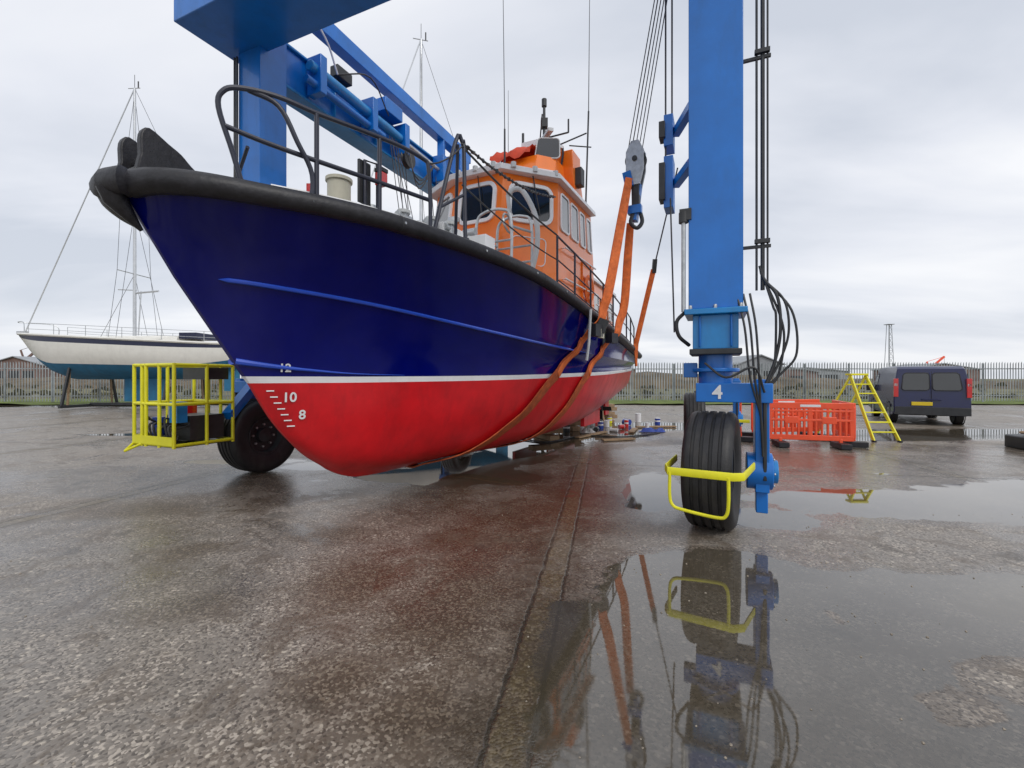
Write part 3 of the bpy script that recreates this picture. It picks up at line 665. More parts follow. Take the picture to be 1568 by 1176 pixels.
for k_ in range(3): arc_tube(b,[LT(3.1+.1*k_,SP-.6,6.9),LT(3.4,SP-.8,6.2-.1*k_),LT(4.2,SP-.7,6.9)],.014,DARK,6)
for dc,rr in((-.39,.012),(-.445,.021),(-.49,.010)):
    b.tube([LT(-.1,dc,2.5),LT(-.1,dc,9.2)],rr,DARK,8)
for z_ in(6.9,4.9,2.95):
    b.beam(LT(-.1,-.25,z_),LT(-.1,-.52,z_),.03,.03,DARK); b.box(LT(-.12,-.44,z_+.05),(.14,.045,.04),DARK,rz=-LA)
for k_,(rr2,zz2) in enumerate(((.10,2.2),(.17,2.15),(.06,2.3),(.24,1.95),(.13,2.05))):
    arc_tube(b,[LT(-.1,-.42,2.75),LT(-.12,-.46,2.6),LT(-.15,-.48-rr2*.9,2.42-.05*k_),LT(-.15,-.50-rr2,zz2-.1),LT(-.14,-.52-rr2*.4,1.80-.05*k_),LT(-.16,-.46,1.5)],.012 if k_ else .016,DARK,8,8)
for k_ in range(3): arc_tube(b,[LT(-.24,-.2-.06*k_,2.45),LT(-.30,-.27-.05*k_,2.1),LT(-.28,-.32-.04*k_,1.6),LT(-.22,-.42,1.2),LT(-.2,-.44,.8)],.011,DARK,8,6)
arc_tube(b,[LT(-.26,.1,1.75),LT(-.34,-.1,1.6),LT(-.32,-.35,1.7),LT(-.24,-.45,1.45)],.012,DARK,8,6)
b.cyl(LT(-.24,.31,3.25),LT(-.24,.31,3.36),.05,DARK,12); b.cyl(LT(-.25,.31,2.3),LT(-.25,.31,3.25),.022,STEEL,12); b.box(LT(-.24,.29,3.33),(.12,.08,.12),DARK,rz=-LA)
arc_tube(b,[LT(-.2,.3,2.3),LT(-.22,.38,2.2),LT(-.2,.36,2.05),LT(-.1,.26,1.95)],.02,DARK)
for dc in(.34,.40): b.tube([LT(-.3,SP+dc-.1,1.9),LT(-.3,SP+dc-.1,7.0)],.018,DARK,6)
b.finish('hydraulic_lines',lift)
b=MB(); H=R(31); wf=Vector((math.sin(H),math.cos(H),0)); wr=Vector((math.cos(H),-math.sin(H),0)); wc=LT(-.08,.02,.62)
def WG(f,r,z): v=wc+wf*f+wr*r; return (v.x,v.y,z)
b.ribbon([WG(-.1,-.36,.72),WG(-.62,-.36,.70),WG(-.72,-.32,.69),WG(-.72,.26,.69),WG(-.66,.34,.69),WG(-.2,.40,.72)],(0,0,1),.075,.02,YEL)
arc_tube(b,[WG(-.72,-.30,.68),WG(-.72,-.30,.45),WG(-.72,-.27,.36),WG(-.72,-.18,.33),WG(-.72,.12,.30),WG(-.72,.20,.33),WG(-.72,.22,.45),WG(-.72,.22,.68)],.016,YEL)
wc=LT(LN-.08,-.45+.02,.62); 
b.ribbon([WG(-.72,-.34,1.15),WG(-.74,.34,1.15)],(0,0,1),.07,.02,YEL); b.ribbon([WG(-.72,-.34,.65),WG(-.74,.34,.65)],(0,0,1),.07,.02,YEL)
b.finish('wheel_guards',lift)
text('4',LT(-.206,-.02,1.44),Matrix((-lc,Vector((0,0,1)),-la)).transposed(),.20,WHT,'number_four',lift)
# left power platform cage
b=MB(); cg=Vector((-5.25,7.0,0)); 
def CG(x,y,z): v=cg-lc*x+la*y; return Vector((v.x,v.y,z))
pl=[(-.22,-.35),(.74,-.35),(.74,.5),(-.22,.5)]
for z_ in(.64,1.22,1.78):
    P4=[CG(x,y,z_) for x,y in pl]; 
    for k_ in range(4): b.tube([P4[k_],P4[(k_+1)%4]],.024,YEL,8)
for x,y in pl+[(-.02,-.35),(.08,-.35),(.40,-.35),(-.22,.1),(.74,.1),(.15,.5),(.45,.5)]: b.tube([CG(x,y,.60),CG(x,y,1.8)],.024,YEL,8)
b.box(CG(.26,.08,.62),(.94,.82,.03),DARK,rz=-LA); b.beam(CG(-.22,-.37,.70),CG(.74,-.37,.70),.015,.12,YEL); b.beam(CG(-.24,-.35,.70),CG(-.24,.5,.70),.015,.12,YEL)
b.tube([CG(-.22,-.35,.64),CG(-.15,-.5,.54),CG(0,-.35,.64)],.02,YEL,8)
b.box(CG(.40,.15,.86),(.55,.5,.36),DARK,rz=-LA); b.cyl(CG(-.05,.1,.82),CG(.2,.1,.82),.14,DARK,18); b.cyl(CG(.35,-.1,1.0),CG(.35,-.1,1.2),.1,STEEL,16)
b.box(CG(.40,.3,1.66),(.55,.35,.18),DARK,rz=-LA); b.cyl(CG(-.08,-.1,.72),CG(-.08,-.1,1.0),.08,BLUEP,16); b.box(CG(.58,-.2,1.1),(.18,.14,.3),LIFT2,rz=-LA); b.box(CG(-.1,.35,1.0),(.14,.16,.3),LRED,rz=-LA)
for k_ in range(9): arc_tube(b,[CG(-.15+.10*k_,-.1,.9),CG(-.1+.09*k_,-.3,.8+random.random()*.3),CG(-.05+.09*k_,-.28,.7),CG(.1+.06*k_,-.2,.75)],.015,DARK,6)
b.beam(CG(.7,.45,1.0),LT(-.2,SP,1.45),.14,.14,LIFT)
b.finish('power_platform_cage',lift)
# slings
b=MB()
def hull_sling(s_,lead,pw):
    grid=[samp(C7,i/100.)[0] for i in range(801)]
    n0=nr; pts=[]
    for k in range(n0):
        t_=1-k/(n0-1.)
        target=s_-lead*t_**pw
        xx=min(range(801),key=lambda i:abs(grid[i]-target))/100.
        p=section(xx)[k][0]; d_=Vector((p[1],p[2]-1.9)).normalized()*.030; pts.append((p[0],p[1]+d_.x,p[2]+d_.y))
    pts=pts[::-1]
    return pts,[(p[0],-p[1],p[2]) for p in pts[::-1]]
for s_,lead,pw,top in((6.65,3.6,1.5,BT(7.15,2.56,5.42)),(7.85,2.6,1.5,BT(7.45,2.52,4.66))):
    pp,ss=hull_sling(s_,lead,pw); g=pp[0]
    up=[top,top.lerp(BT(s_,g[1]+.3,g[2]+.5),.4),BT(s_+.03,g[1]+.30,g[2]+.55),BT(s_,g[1]+.20,g[2]+.17),BT(s_-.03,g[1]+.16,g[2]-.06),BT(pp[3][0]-.02,pp[3][1]+.08,pp[3][2]),BT(*pp[6])]
    path=smooth_path([tuple(u) for u in up],5); n_=len(path)
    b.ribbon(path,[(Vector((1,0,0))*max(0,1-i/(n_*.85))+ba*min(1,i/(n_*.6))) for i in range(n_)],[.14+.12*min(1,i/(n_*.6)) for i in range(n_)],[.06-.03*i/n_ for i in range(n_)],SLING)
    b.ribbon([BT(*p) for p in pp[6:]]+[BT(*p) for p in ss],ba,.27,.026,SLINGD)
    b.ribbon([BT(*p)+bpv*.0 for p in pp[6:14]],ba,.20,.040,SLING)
    g2=ss[-1]; b.ribbon([BT(g2[0],-g[1]-.12,g[2]),BT(g2[0],-2.3,3.3)],ba,.14,.04,SLING)
    for dd in(-.06,.06): b.cyl(BT(g2[0]+dd,-2.3,3.3),BT(g2[0]+dd*2,-2.6,6.8),.010,CABLE,6)
b.box(BT(6.65,2.17,2.55),(.18,.36,.24),DARK,rz=-R(27)+.3,ry=.4)
b.box(BT(6.35,2.14,2.45),(.15,.26,.22),RUB,rz=-R(27)-.2); b.box(BT(6.5,2.2,2.40),(.06,.2,.16),BEIGE,rz=-R(27))
b.tube([BT(6.12,2.12,2.8),BT(6.08,2.10,2.2),BT(6.08,2.06,1.9)],.024,GREYF,8)
b.box(BT(7.55,2.12,2.40),(.15,.28,.2),RUB,rz=-R(27)-.2)
g=BT(10.7,1.95,2.5); top=Vector((3.95,10.9,6.6))
b.tube([top,top.lerp(g,.55)],.018,CABLE,6); b.ribbon([top.lerp(g,.55),top.lerp(g,.8),g,g-Vector((0,0,.6))],[Vector((1,0,0))]*3+[ba],.13,.05,SLING); b.box(top.lerp(g,.53),(.1,.08,.34),DARK,rx=.3)
b.ribbon([BT(10.7,-1.95,2.5),BT(10.7,-2.4,6.7)],ba,.12,.03,SLING)
b.finish('lifting_slings',lift)
b=MB()
bc=BT(7.3,2.66,0)
def oct_ring(off): return [Vector((bc.x,bc.y,0))+ba*off+bpv*x+Vector((0,0,z)) for x,z in((-.10,5.3),(-.17,5.6),(-.17,5.95),(-.07,6.15),(.07,6.15),(.17,5.95),(.17,5.6),(.10,5.3))]
b.rings([oct_ring(-.12),oct_ring(-.08)],STEEL); b.rings([oct_ring(.08),oct_ring(.12)],STEEL)
b.lathe(Vector((bc.x,bc.y,5.8)),ba,[(-.07,0),(-.07,.2),(-.03,.15),(.03,.15),(.07,.2),(.07,0)],DARK,28)
b.cyl(Vector((bc.x,bc.y,5.8))-ba*.15,Vector((bc.x,bc.y,5.8))+ba*.15,.05,DARK,12)
b.box((bc.x,bc.y,5.15),(.14,.16,.5),DARK,rz=-R(27),rx=.1); b.box((bc.x-.02,bc.y,4.85),(.26,.14,.16),LIFT,rz=-R(27)); b.cyl((bc.x-.22,bc.y,5.46),(bc.x+.1,bc.y,5.46),.07,DARK,16)
b.box((bc.x-.14,bc.y,5.42),(.16,.18,.3),LIFT,rz=-R(27),ry=-.2)
b.box((bc.x+.03,bc.y+.05,5.0),(.10,.2,.7),LIFT,rz=-R(27),ry=.12)
arc_tube(b,[(bc.x-.05,bc.y,4.8),(bc.x-.1,bc.y,4.6),(bc.x+.02,bc.y,4.5),(bc.x+.12,bc.y,4.62),(bc.x+.08,bc.y,4.82)],.04,DARK,8)
tp=Vector((2.36,6.55,8.3))
for k_ in range(5):
    o_=Vector((-.12+.06*k_,.02*k_,0)); b.cyl(Vector((bc.x,bc.y,6.05))+o_*1.2,tp+o_*.75,.010,CABLE,6)
b.cyl(tp+Vector((-.25,0,0)),tp+Vector((.25,0,0)),.25,DARK,24); b.beam(tp,LT(1.6,0,8.45),.3,.3,LIFT)
for z_,h_ in((4.95,.42),(4.25,.7)):
    bx(b,1.2,.58,z_-h_/2,z_+h_/2,.3,.12,LIFT); bx(b,1.1,.66,z_-h_/2+.1,z_+h_/2-.1,.2,.08,DARK); b.beam(LT(1.2,.5,z_),LT(.2,.1,z_),.1,.1,LIFT)
b.cyl(LT(1.1,.62,4.6),LT(1.1,.62,9),.012,CABLE,6); b.cyl(LT(1.25,.55,5.1),LT(1.25,.55,9),.012,CABLE,6); b.cyl(LT(1.0,.5,2.2),LT(1.0,.55,4.0),.012,CABLE,6)
for k_ in range(4): b.cyl(LT(2.6+.08*k_,SP-.6,6.9),LT(2.9+.25*k_,SP-.9,3.6),.010,CABLE,6)
b.finish('hoist_blocks_and_cables',lift,bevel=.008)

# ------------------------------------------------------------------ SAILING YACHT
def yacht(root_loc,heading,Lg,mast_h):
    y=empty('sailing_yacht'); c=math.cos(heading); s=math.sin(heading); o=Vector(root_loc)
    def Y(x,b_,z): return Vector((o.x+x*c-b_*s,o.y+x*s+b_*c,o.z+z))
    n=28; rws=9; vs=[]; bb=MB()
    for i in range(n+1):
        u=i/n; x=Lg*u; bw=1.65*(math.sin(math.pi*min(1,(u*.92+.0))**.8)**.75 if u>0 else 0)+.02
        bw*= 1 if u<.6 else 1-.35*((u-.6)/.4)**2
        sh=3.85-.95*u+.30*u*u; bot=1.50+1.75*(1-min(1,u/.22))**2+ .9*max(0,(u-.7)/.3)**1.5
        for j in range(rws):
            v=j/(rws-1); z=sh+(bot-sh)*v; w_=bw*(1-v**3.)**.6 if v<1 else 0.02
            vs.append((x+ .9*(v)*(1-u)**3,w_,z))
    pv=[Y(*p) for p in vs]+[Y(p[0],-p[1],p[2]) for p in vs]; off=len(vs)
    for mat,js in((CREAM,(1,2,3,4)),(YNAVY,(0,)),(TEAL,(5,6,7))):
        fs=[]
        for i in range(n):
            for j in js:
                a=i*rws+j; fs.append((a,a+rws,a+rws+1,a+1)); fs.append((off+a,off+a+1,off+a+rws+1,off+a+rws))
        bb.add(pv,fs,mat)
    bb.tube([(lambda p:p+Vector((0,0,.05)))(Y(*vs[i*rws])) for i in range(n+1)],.07,CREAM,6); bb.tube([(lambda p:p+Vector((0,0,.05)))(Y(vs[i*rws][0],-vs[i*rws][1],vs[i*rws][2])) for i in range(n+1)],.07,CREAM,6)
    fs=[(i*rws,i*rws+rws,off+i*rws+rws,off+i*rws) for i in range(n)]; bb.add(pv,fs,CREAM)
    fs=[(n*rws+j,n*rws+j+1,off+n*rws+j+1,off+n*rws+j) for j in range(rws-1)]; bb.add(pv,fs,CREAM)
    bb.rings([[Y(x,b_*k,z) for x,b_ in((Lg*.3,-.5),(Lg*.3,.5),(Lg*.45,1.0),(Lg*.72,1.0),(Lg*.72,-1.0),(Lg*.45,-1.0))] for z,k in((3.1,1),(3.6,.9),(3.7,.8))],CREAM)
    for k in range(3): bb.box(Y(Lg*(.48+.08*k),-.97,3.44),(.55,.07,.12),GLASS,rz=heading)
    bb.rings([[Y(x,b_,z) for x,b_ in((Lg*.45,-.12),(Lg*.45,.12),(Lg*.62,.12),(Lg*.62,-.12))] for z in(.35,1.9)],TEAL)
    bb.rings([[Y(x,b_,z) for x,b_ in((Lg*.86,-.06),(Lg*.86,.06),(Lg*.92,.05),(Lg*.92,-.05))] for z in(.9,2.6)],TEAL)
    bb.finish('hull',y,ang=50)
    r=MB(); mx=Lg*.485; top=mast_h
    r.cyl(Y(mx,0,3.5),Y(mx,0,top),.085,ALU,12,.06)
    r.cyl(Y(mx,0,6.0),Y(mx+1.3,0,6.1),.05,ALU,10); r.cyl(Y(mx-.9,0,6.2),Y(mx+.1,0,6.15),.03,ALU,8)
    for z,w_ in((6.9,1.0),(10.5,.8)): r.cyl(Y(mx,-w_,z+.1),Y(mx,w_,z+.1),.025,ALU,8)
    r.cyl(Y(mx-.35,0,top),Y(mx+.3,0,top),.02,ALU,6); r.cyl(Y(mx,0,top),Y(mx,0,top+.7),.012,DARK,6); r.cyl(Y(mx+.2,0,top),Y(mx+.2,0,top+.35),.03,DARK,6); r.cyl(Y(mx+.2,0,3.8),Y(mx+.35,0,6.1),.03,ALU,8)
    def wire(a,d,rr=.010): r.cyl(a,d,rr,CABLE,5)
    r.cyl(Y(.25,0,4.0),Y(mx-.05,0,top-.1),.028,ALU,8)
    wire(Y(Lg-.1,0,3.3),Y(mx,0,top)); 
    for sd in(-1,1):
        wire(Y(mx,sd*1.5,3.45),Y(mx,sd*1.0,7.0)); wire(Y(mx,sd*1.0,7.0),Y(mx,sd*.8,10.6)); wire(Y(mx,sd*.8,10.6),Y(mx,0,top-.3)); wire(Y(mx+.4,sd*1.5,3.45),Y(mx,0,10.4)); wire(Y(mx-.5,sd*1.45,3.45),Y(mx,0,7))
        shz=lambda u:3.85-.95*u+.30*u*u
        wdt=lambda u:1.6*math.sin(math.pi*(u*.92)**.8)**.75*(1 if u<.6 else 1-.35*((u-.6)/.4)**2)
        for hh in(.62,.32): r.tube([Y(Lg*u,sd*wdt(u),shz(u)+hh) for u in [.12+.85*k/12 for k in range(13)]],.012,STEEL,5)
        for k in range(0,13,2):
            u=.12+.85*k/12; r.cyl(Y(Lg*u,sd*wdt(u),shz(u)),Y(Lg*u,sd*wdt(u),shz(u)+.62),.014,STEEL,6)
        arc_tube(r,[Y(1.2,sd*.85,3.8),Y(1.1,sd*.8,4.4),Y(.2,sd*.3,4.5),Y(-.1,0,4.5)],.02,STEEL,6)
        arc_tube(r,[Y(Lg-.8,sd*1.2,3.3),Y(Lg-.7,sd*1.2,4.0),Y(Lg,sd*1.0,4.0),Y(Lg,sd*1.0,3.3)],.02,STEEL,6)
    r.rings([[Y(Lg*.72+x,b_,z) for x,b_ in((0,-.8),(0,.8),(.9,.8),(.9,-.8))] for z in(3.55,3.85)],YNAVY)
    r.box(Y(.1,0,3.98),(.5,.18,.12),STEEL,rz=heading)
    for x in(Lg*.3,Lg*.7):
        r.beam(Y(x,-1.6,.15),Y(x,1.6,.15),.14,.14,DARK)
        for sd in(-1,1):
            r.beam(Y(x,sd*1.5,.15),Y(x,sd*1.05,2.3),.1,.1,DARK); r.beam(Y(x,sd*1.2,.2),Y(x,sd*1.1,1.9),.07,.07,WOOD)
    r.beam(Y(Lg*.3,0,.22),Y(Lg*.7,0,.22),.14,.14,DARK)
    r.finish('rigging_and_cradle',y)
    return y
yacht((-26.0,24.2,0),R(-3),13.,16.7)
yacht((-8.2,18.9,0),R(15),9.,16.4)

# ------------------------------------------------------------------ VAN
van=empty('panel_van'); vh=R(30); vf=Vector((math.sin(vh),math.cos(vh),0)); vr=Vector((math.cos(vh),-math.sin(vh),0)); V0=Vector((13.95,15.2,0))
def V(x,y,z): v=V0+vf*x+vr*y; return Vector((v.x,v.y,z))
prof=[(0,.42),(.02,.95),(.06,1.45),(.14,1.86),(.28,1.94),(1.2,1.97),(2.9,1.96),(3.35,1.86),(3.75,1.5),(4.1,1.16),(4.75,1.0),(4.93,.75),(4.95,.35),(4.2,.28),(.4,.3)]
def half(z): return .98 if z<1.05 else .98-.13*((z-1.05)/.9)**1.4
b=MB(); ringL=[V(x,-half(z),z) for x,z in prof]; ringR=[V(x,half(z),z) for x,z in prof]
inL=[V(x,-half(z)+.04,z+(.0 if z<1.8 else .03)) for x,z in prof]; inR=[V(x,half(z)-.04,z+(.0 if z<1.8 else .03)) for x,z in prof]
b.rings([ringL,inL,inR,ringR],VAN); b.finish('body',van,bevel=.03)
b=MB()
rc=[V(.03,-.84,1.12),V(.03,.84,1.12),V(.135,.76,1.80),V(.135,-.76,1.80)]
rc=[p-vf*.02 for p in rc]
b.window(rc,.03,.485,.05,.95,fw=.03,frame=RUB,th=.01); b.window(rc,.515,.97,.05,.95,fw=.03,frame=RUB,th=.01)
for sd in(-1,1):
    b.box(V(.03,sd*.92,1.25),(.12,.14,.62),LRED,rz=-vh); b.box(V(.01,sd*.92,1.35),(.1,.1,.1),WHT,rz=-vh)
b.box(V(-.02,0,.48),(1.9,.16,.26),DARK,rz=-vh); b.box(V(-.035,-.25,.72),(.54,.02,.12),PLATE,rz=-vh); b.box(V(0.0,0,1.0),(.012,.02,1.6),RUB,rz=-vh)
b.box(V(-.02,0,.86),(.5,.04,.05),VAN,rz=-vh)
for sd in(-1,1):
    sc=[V(3.0,sd*.985,1.05),V(4.05,sd*.985,1.05),V(3.6,sd*.88,1.72),V(3.0,sd*.88,1.80)]
    if sd<0: sc=[sc[1],sc[0],sc[3],sc[2]]
    b.window(sc,.03,.97,.05,.95,fw=.03,frame=RUB,th=.012)
    b.box(V(2.0,sd*.985,.62),(.03,3.0,.10),RUB,rz=-vh)
    b.box(V(3.85,sd*1.1,1.2),(.2,.12,.26),RUB,rz=-vh)
    for x in(.95,3.95):
        p=V(x,sd*.86,.34); b.lathe(p,vr,[(-.12*sd,0),(-.12*sd,.30),(-.09*sd,.34),(.09*sd,.34),(.12*sd,.30),(.125*sd,.21),(.08*sd,.19),(.09*sd,0)],TYRE,28)
        b.lathe(p,vr,[(sd*.115,0),(sd*.12,.05),(sd*.115,.2)],STEEL,20)
        b.lathe(V(x,sd*.975,.37),vr,[(sd*.012,.40),(sd*.012,.33)],RUB,28)
b.finish('windows_lights_wheels',van,bevel=.008)

# ------------------------------------------------------------------ ORANGE BARRIERS
def barrier(p0,p1):
    p0=Vector(p0);p1=Vector(p1); b=MB(); d=(p1-p0); Lb=d.length; d.normalize(); rz=math.atan2(d.y,d.x)
    def Bq(x,z): return p0+d*x+Vector((0,0,z))
    for z,h in((.22,.12),(.62,.06),(.95,.14),(.83,.05)): b.box(Bq(Lb/2,z),(Lb,.05,h),BORG,rz=rz)
    n=14
    for i in range(n+1):
        x=.03+(Lb-.06)*i/n; wd=.10 if i in(0,n,n//2) else .05; b.box(Bq(x,.58),(wd,.046,.72),BORG,rz=rz)
    for x in(.25,Lb-.25): b.box(Bq(x,.07),(.22,.62,.12),RUB,rz=rz); b.box(Bq(x,.16),(.07,.06,.1),BORG,rz=rz)
    for x in(Lb*.28,Lb*.72): b.box(Bq(x,.62),(.3,.056,.16),BORG,rz=rz)
    b.box(Bq(Lb/2,.95),(Lb*.25,.054,.07),WHT,rz=rz)
    return b.finish('safety_barrier',None,bevel=.012)
barrier((6.0,10.7,0),(7.66,10.25,0)); barrier((7.72,10.3,0),(8.35,11.9,0)); barrier((6.3,12.0,0),(8.2,12.2,0)); barrier((5.6,11.2,0),(6.3,12.6,0))
# ------------------------------------------------------------------ LADDER
b=MB(); T=Vector((9.15,12.1,1.66))
A=[Vector((8.95,11.3,.0)),Vector((9.55,11.25,.0))]; Bk=[Vector((8.6,12.9,0)),Vector((9.2,13.0,0))]
tl,tr=T+Vector((-.2,0,0)),T+Vector((.2,0,0))
for a_,t_ in((A[0],tl),(A[1],tr)): b.beam(a_,t_,.035,.085,YEL,up=(0,1,0))
for a_,t_ in((Bk[0],tl),(Bk[1],tr)): b.beam(a_,t_-Vector((0,0,.04)),.03,.06,YEL,up=(0,1,0))
for i in range(1,7): 
    u=i/7.; b.beam(A[0].lerp(tl,u),A[1].lerp(tr,u),.09,.03,YEL)
for u in(.2,.55,.85): b.beam(Bk[0].lerp(tl,u),Bk[1].lerp(tr,u),.03,.03,YEL)
b.box(T+Vector((0,.03,.02)),(.46,.22,.05),YEL); b.cyl(A[1].lerp(tr,.35),Bk[1].lerp(tr,.35),.01,CABLE,6)
for a_ in A+Bk: b.box(a_+Vector((0,0,.02)),(.06,.1,.05),RUB)
b.finish('step_ladder',None,bevel=.004)
b=MB(); b.rings([[(11.2,9.6,0),(12.6,9.4,0),(12.6,10.5,0),(11.4,10.6,0)],[(11.05,9.7,.3),(12.5,9.5,.35),(12.5,10.4,.35),(11.3,10.5,.3)]],DARK); b.box((11.9,10,.38),(1.2,.5,.06),WOOD,rz=.1); b.finish('rubber_mat_pile',None,bevel=.03)

# ------------------------------------------------------------------ work gear under the stern
def tin(p,r,h,mat,lid=WHT,tip=None):
    b=MB(); x,y=p
    if tip is None:
        b.cyl((x,y,.005),(x,y,h),r,mat,20); b.cyl((x,y,h),(x,y,h+.012),r*1.06,lid,20); b.cyl((x,y,h*.5),(x,y,h*.5+.05),r*1.01,lid,20)
        arc_tube(b,[(x-r,y,h*.8),(x-r*.7,y-.02,h*1.15),(x,y-.03,h*1.3),(x+r*.7,y-.02,h*1.15),(x+r,y,h*.8)],.005,STEEL,5)
    else:
        d=Vector((math.cos(tip),math.sin(tip),0)); a=Vector((x,y,r*1.06)); b.cyl(a,a+d*h,r,mat,20); b.cyl(a+d*h,a+d*(h+.012),r*1.05,lid,20)
    b.finish('paint_tin')
for p,r,h,mt,tp_ in(((2.75,14.2),.09,.22,BLUEP,None),((3.05,14.7),.08,.20,WHT,None),((3.3,14.1),.07,.16,LRED,.4),((2.2,14.6),.10,.2,WHT,None),((3.9,15.2),.10,.26,BLUEP,2.),((1.6,13.4),.1,.22,DARK,None),((3.4,15.9),.08,.2,YEL,None),((2.9,15.6),.09,.26,LRED,None),((4.5,16.3),.1,.3,WHT,None),((2.45,13.4),.07,.16,DARK,1.2),((4.2,14.2),.06,.18,WHT,None),((2.6,15.0),.12,.34,STEEL,None),((1.1,12.9),.08,.14,BLUEP,None),((3.65,14.6),.07,.24,LRED,None),((4.9,15.4),.09,.22,BLUEP,None),((3.1,13.4),.05,.22,WHT,2.6)): tin(p,r,h,mt,tip=tp_)
def blockstack(x,y,n,rz):
    b=MB()
    for i in range(n): b.box((x+random.uniform(-.03,.03),y,.07+.135*i),(.9 if i%2 else .26,.26 if i%2 else .9,.13),WOOD,rz=rz+random.uniform(-.12,.12))
    b.finish('timber_block_stack',None,bevel=.008)
blockstack(1.75,14.0,4,.4); blockstack(.9,11.9,2,.5); blockstack(3.3,16.3,5,.4); blockstack(2.3,16.8,5,.3)
def trestle(x,y,rz):
    b=MB(); c=math.cos(rz);s=math.sin(rz); q=lambda a,d,z:(x+a*c-d*s,y+a*s+d*c,z)
    b.beam(q(-.5,0,.75),q(.5,0,.75),.08,.1,WOOD)
    for a in(-.42,.42):
        for d in(-.3,.3): b.beam(q(a,d,0),q(a,d*.1,.74),.05,.06,WOOD)
        b.beam(q(a,-.22,.25),q(a,.22,.25),.03,.05,WOOD)
    b.finish('trestle')
trestle(2.6,15.4,.3); trestle(1.4,16.2,.5)
b=MB()
for x,y,l,a in((2.2,12.6,1.6,.9),(1.3,13.9,1.2,.2),(3.6,13.6,1.1,1.2),(2.7,11.6,.9,.3),(4.6,14.6,1.3,.1)): b.box((x,y,.03),(l,.16,.04),WOOD,rz=a)
b.finish('loose_planks',None,bevel=.004)
def tarp(x0,y0,w_,d_,mat,name):
    b=MB(); vs=[(x0+w_*i/8+random.uniform(-.03,.03),y0+d_*j/5+random.uniform(-.03,.03),.02+random.random()*.13*(0<i<8 and 0<j<5)) for j in range(6) for i in range(9)]
    b.add(vs,[(j*9+i,j*9+i+1,j*9+i+10,j*9+i+9) for j in range(5) for i in range(8)],mat); b.finish(name,ang=80)
tarp(3.75,13.2,.7,.35,BLUEP,'crumpled_tarpaulin'); tarp(2.0,13.0,.4,.3,GREYF,'cleaning_rag'); tarp(3.0,16.0,.5,.4,DARK,'bin_bag')
b=MB(); hp=[(4.2,13.0,.02),(3.0,12.2,.02),(1.9,12.4,.02),(.9,11.2,.02),(.2,11.6,.02),(-.6,10.4,.02),(-1.8,10.6,.02),(-3.4,9.6,.02)]
b.tube(smooth_path(hp,8),.018,DARK,8); b.finish('pressure_hose')

# ------------------------------------------------------------------ distance
b=MB(); mx,my,hh=99.,120.,15.5
for sx,sy in((-1,-1),(1,-1),(1,1),(-1,1)): b.cyl((mx+sx*.8,my+sy*.8,0),(mx+sx*.35,my+sy*.35,hh),.07,GREYB,5)
for i in range(9):
    z0=hh*i/9;z1=hh*(i+1)/9;w0=.8-.45*i/9;w1=.8-.45*(i+1)/9
    b.cyl((mx-w0,my-w0,z0),(mx+w1,my-w1,z1),.045,GREYB,4); b.cyl((mx+w0,my-w0,z0),(mx-w1,my-w1,z1),.045,GREYB,4); b.cyl((mx-w1,my-w1,z1),(mx+w1,my-w1,z1),.045,GREYB,4)
b.box((mx,my,hh),(1.6,1.6,.15),GREYB); b.finish('lattice_tower')
def shed(x,y,w_,d_,h,rh,mat,roof,doors=2):
    e_=empty('warehouse'); b=MB()
    b.rings([[(x-w_/2,y,0),(x-w_/2,y,h),(x,y,h+rh),(x+w_/2,y,h),(x+w_/2,y,0)],[(x-w_/2,y+d_,0),(x-w_/2,y+d_,h),(x,y+d_,h+rh),(x+w_/2,y+d_,h),(x+w_/2,y+d_,0)]],mat); b.finish('walls',e_)
    b=MB(); 
    for sd in(-1,1):
        b.rings([[(x,y-.4,h+rh+.05),(x+sd*(w_/2+.4),y-.4,h-.1),(x+sd*(w_/2+.4),y-.4,h+.1),(x,y-.4,h+rh+.25)],[(x,y+d_+.4,h+rh+.05),(x+sd*(w_/2+.4),y+d_+.4,h-.1),(x+sd*(w_/2+.4),y+d_+.4,h+.1),(x,y+d_+.4,h+rh+.25)]],roof)
    b.finish('roof',e_); b=MB()
    for k in range(doors): b.box((x-w_/2+w_*(k+1)/(doors+1),y-.05,h*.35),(w_*.18,.1,h*.7),DARK)
    b.finish('doors',e_)
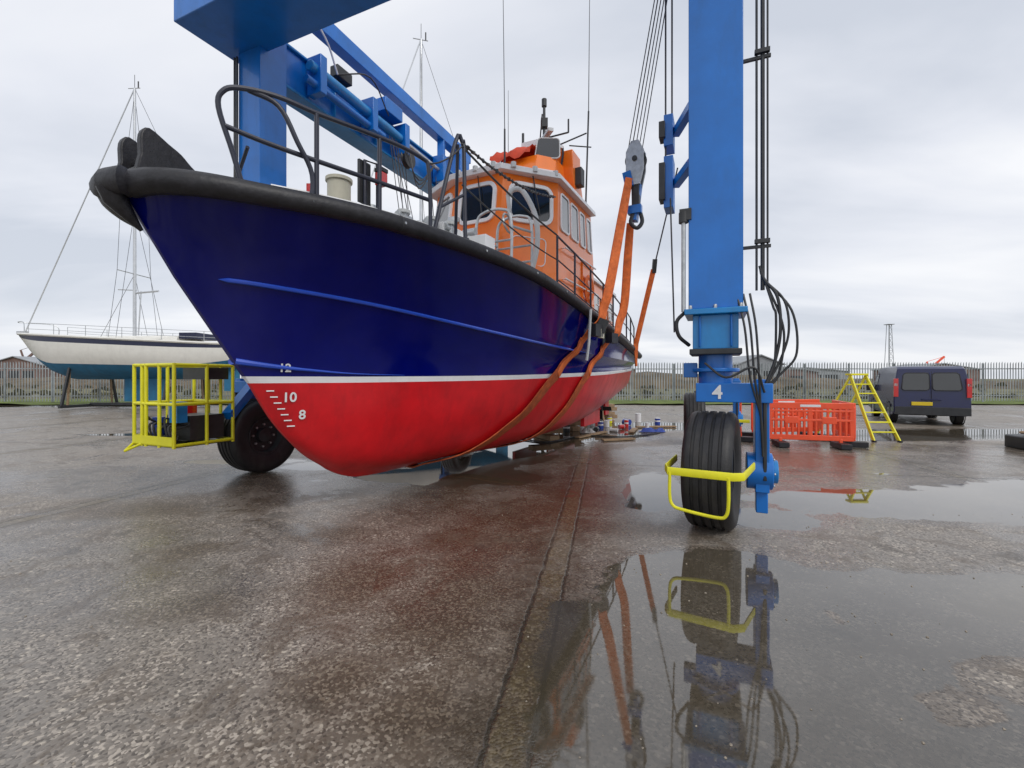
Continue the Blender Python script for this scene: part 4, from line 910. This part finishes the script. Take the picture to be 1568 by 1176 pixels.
shed(50,92,9,12,4.2,1.8,GREYB,GREYB); shed(60,100,14,12,2.8,1.0,BRICKF,GREYB); shed(118,125,20,12,3.8,1.5,BRICKF,GREYB,3); shed(-100,110,16,10,5.2,2.4,BRICKF,GREYB); shed(-122,112,14,10,4.6,2.,BRICKF,GREYB,3); shed(90,140,26,12,3.5,1,GREYB,GREYB,4); shed(20,130,30,12,4,1,BRICKF,GREYB,4); shed(-70,140,22,12,4,1.5,GREYB,GREYB,3)
def crane(x,y,h,mat):
    b=MB(); b.cyl((x,y,0),(x,y,h*.55),.5,mat,8); b.box((x,y,h*.55),(2.4,2,1.6),mat); b.beam((x,y,h*.55),(x+h*.55,y,h),.4,.5,mat); b.cyl((x-1,y,h*.8),(x+h*.55,y,h),.06,mat,4); b.beam((x,y,h*.55),(x-1,y,h*.8),.3,.3,mat); b.cyl((x+h*.55,y,h),(x+h*.55,y,h*.6),.05,DARK,4); b.finish('dock_crane')
crane(-128,120,11,BRICKF); crane(128,140,8,BORG); crane(8.,110,7,BORG)
SHR=paint('shrub',(.07,.065,.03),.95,var=.6,scale=2)
b=MB()
for i in range(900):
    x=random.uniform(-60,60); y=random.uniform(32.5,38); z=random.random()**2*.9; s_=random.uniform(.12,.4)
    a=random.random()*6.28; d=Vector((math.cos(a),math.sin(a),0))*s_; u=Vector((random.uniform(-.3,.3),random.uniform(-.3,.3),1))*s_*.9
    p=Vector((x,y,z)); b.add([p-d,p+d,p+d*.4+u,p-d*.5+u*.7],[(0,1,2,3)],SHR)
b.finish('scrub_vegetation',recalc=False)

# ------------------------------------------------------------------ camera
cd=bpy.data.cameras.new('camera'); cam=bpy.data.objects.new('camera',cd); COL.objects.link(cam)
cam.location=(0,0,1.6); cam.rotation_euler=(R(90),0,0); cd.sensor_width=36; cd.lens=16.07; cd.shift_y=-.0064; cd.clip_start=.05; cd.clip_end=3000
scene.camera=cam
scene.view_settings.view_transform='Standard'; scene.view_settings.look='None'; scene.view_settings.exposure=0
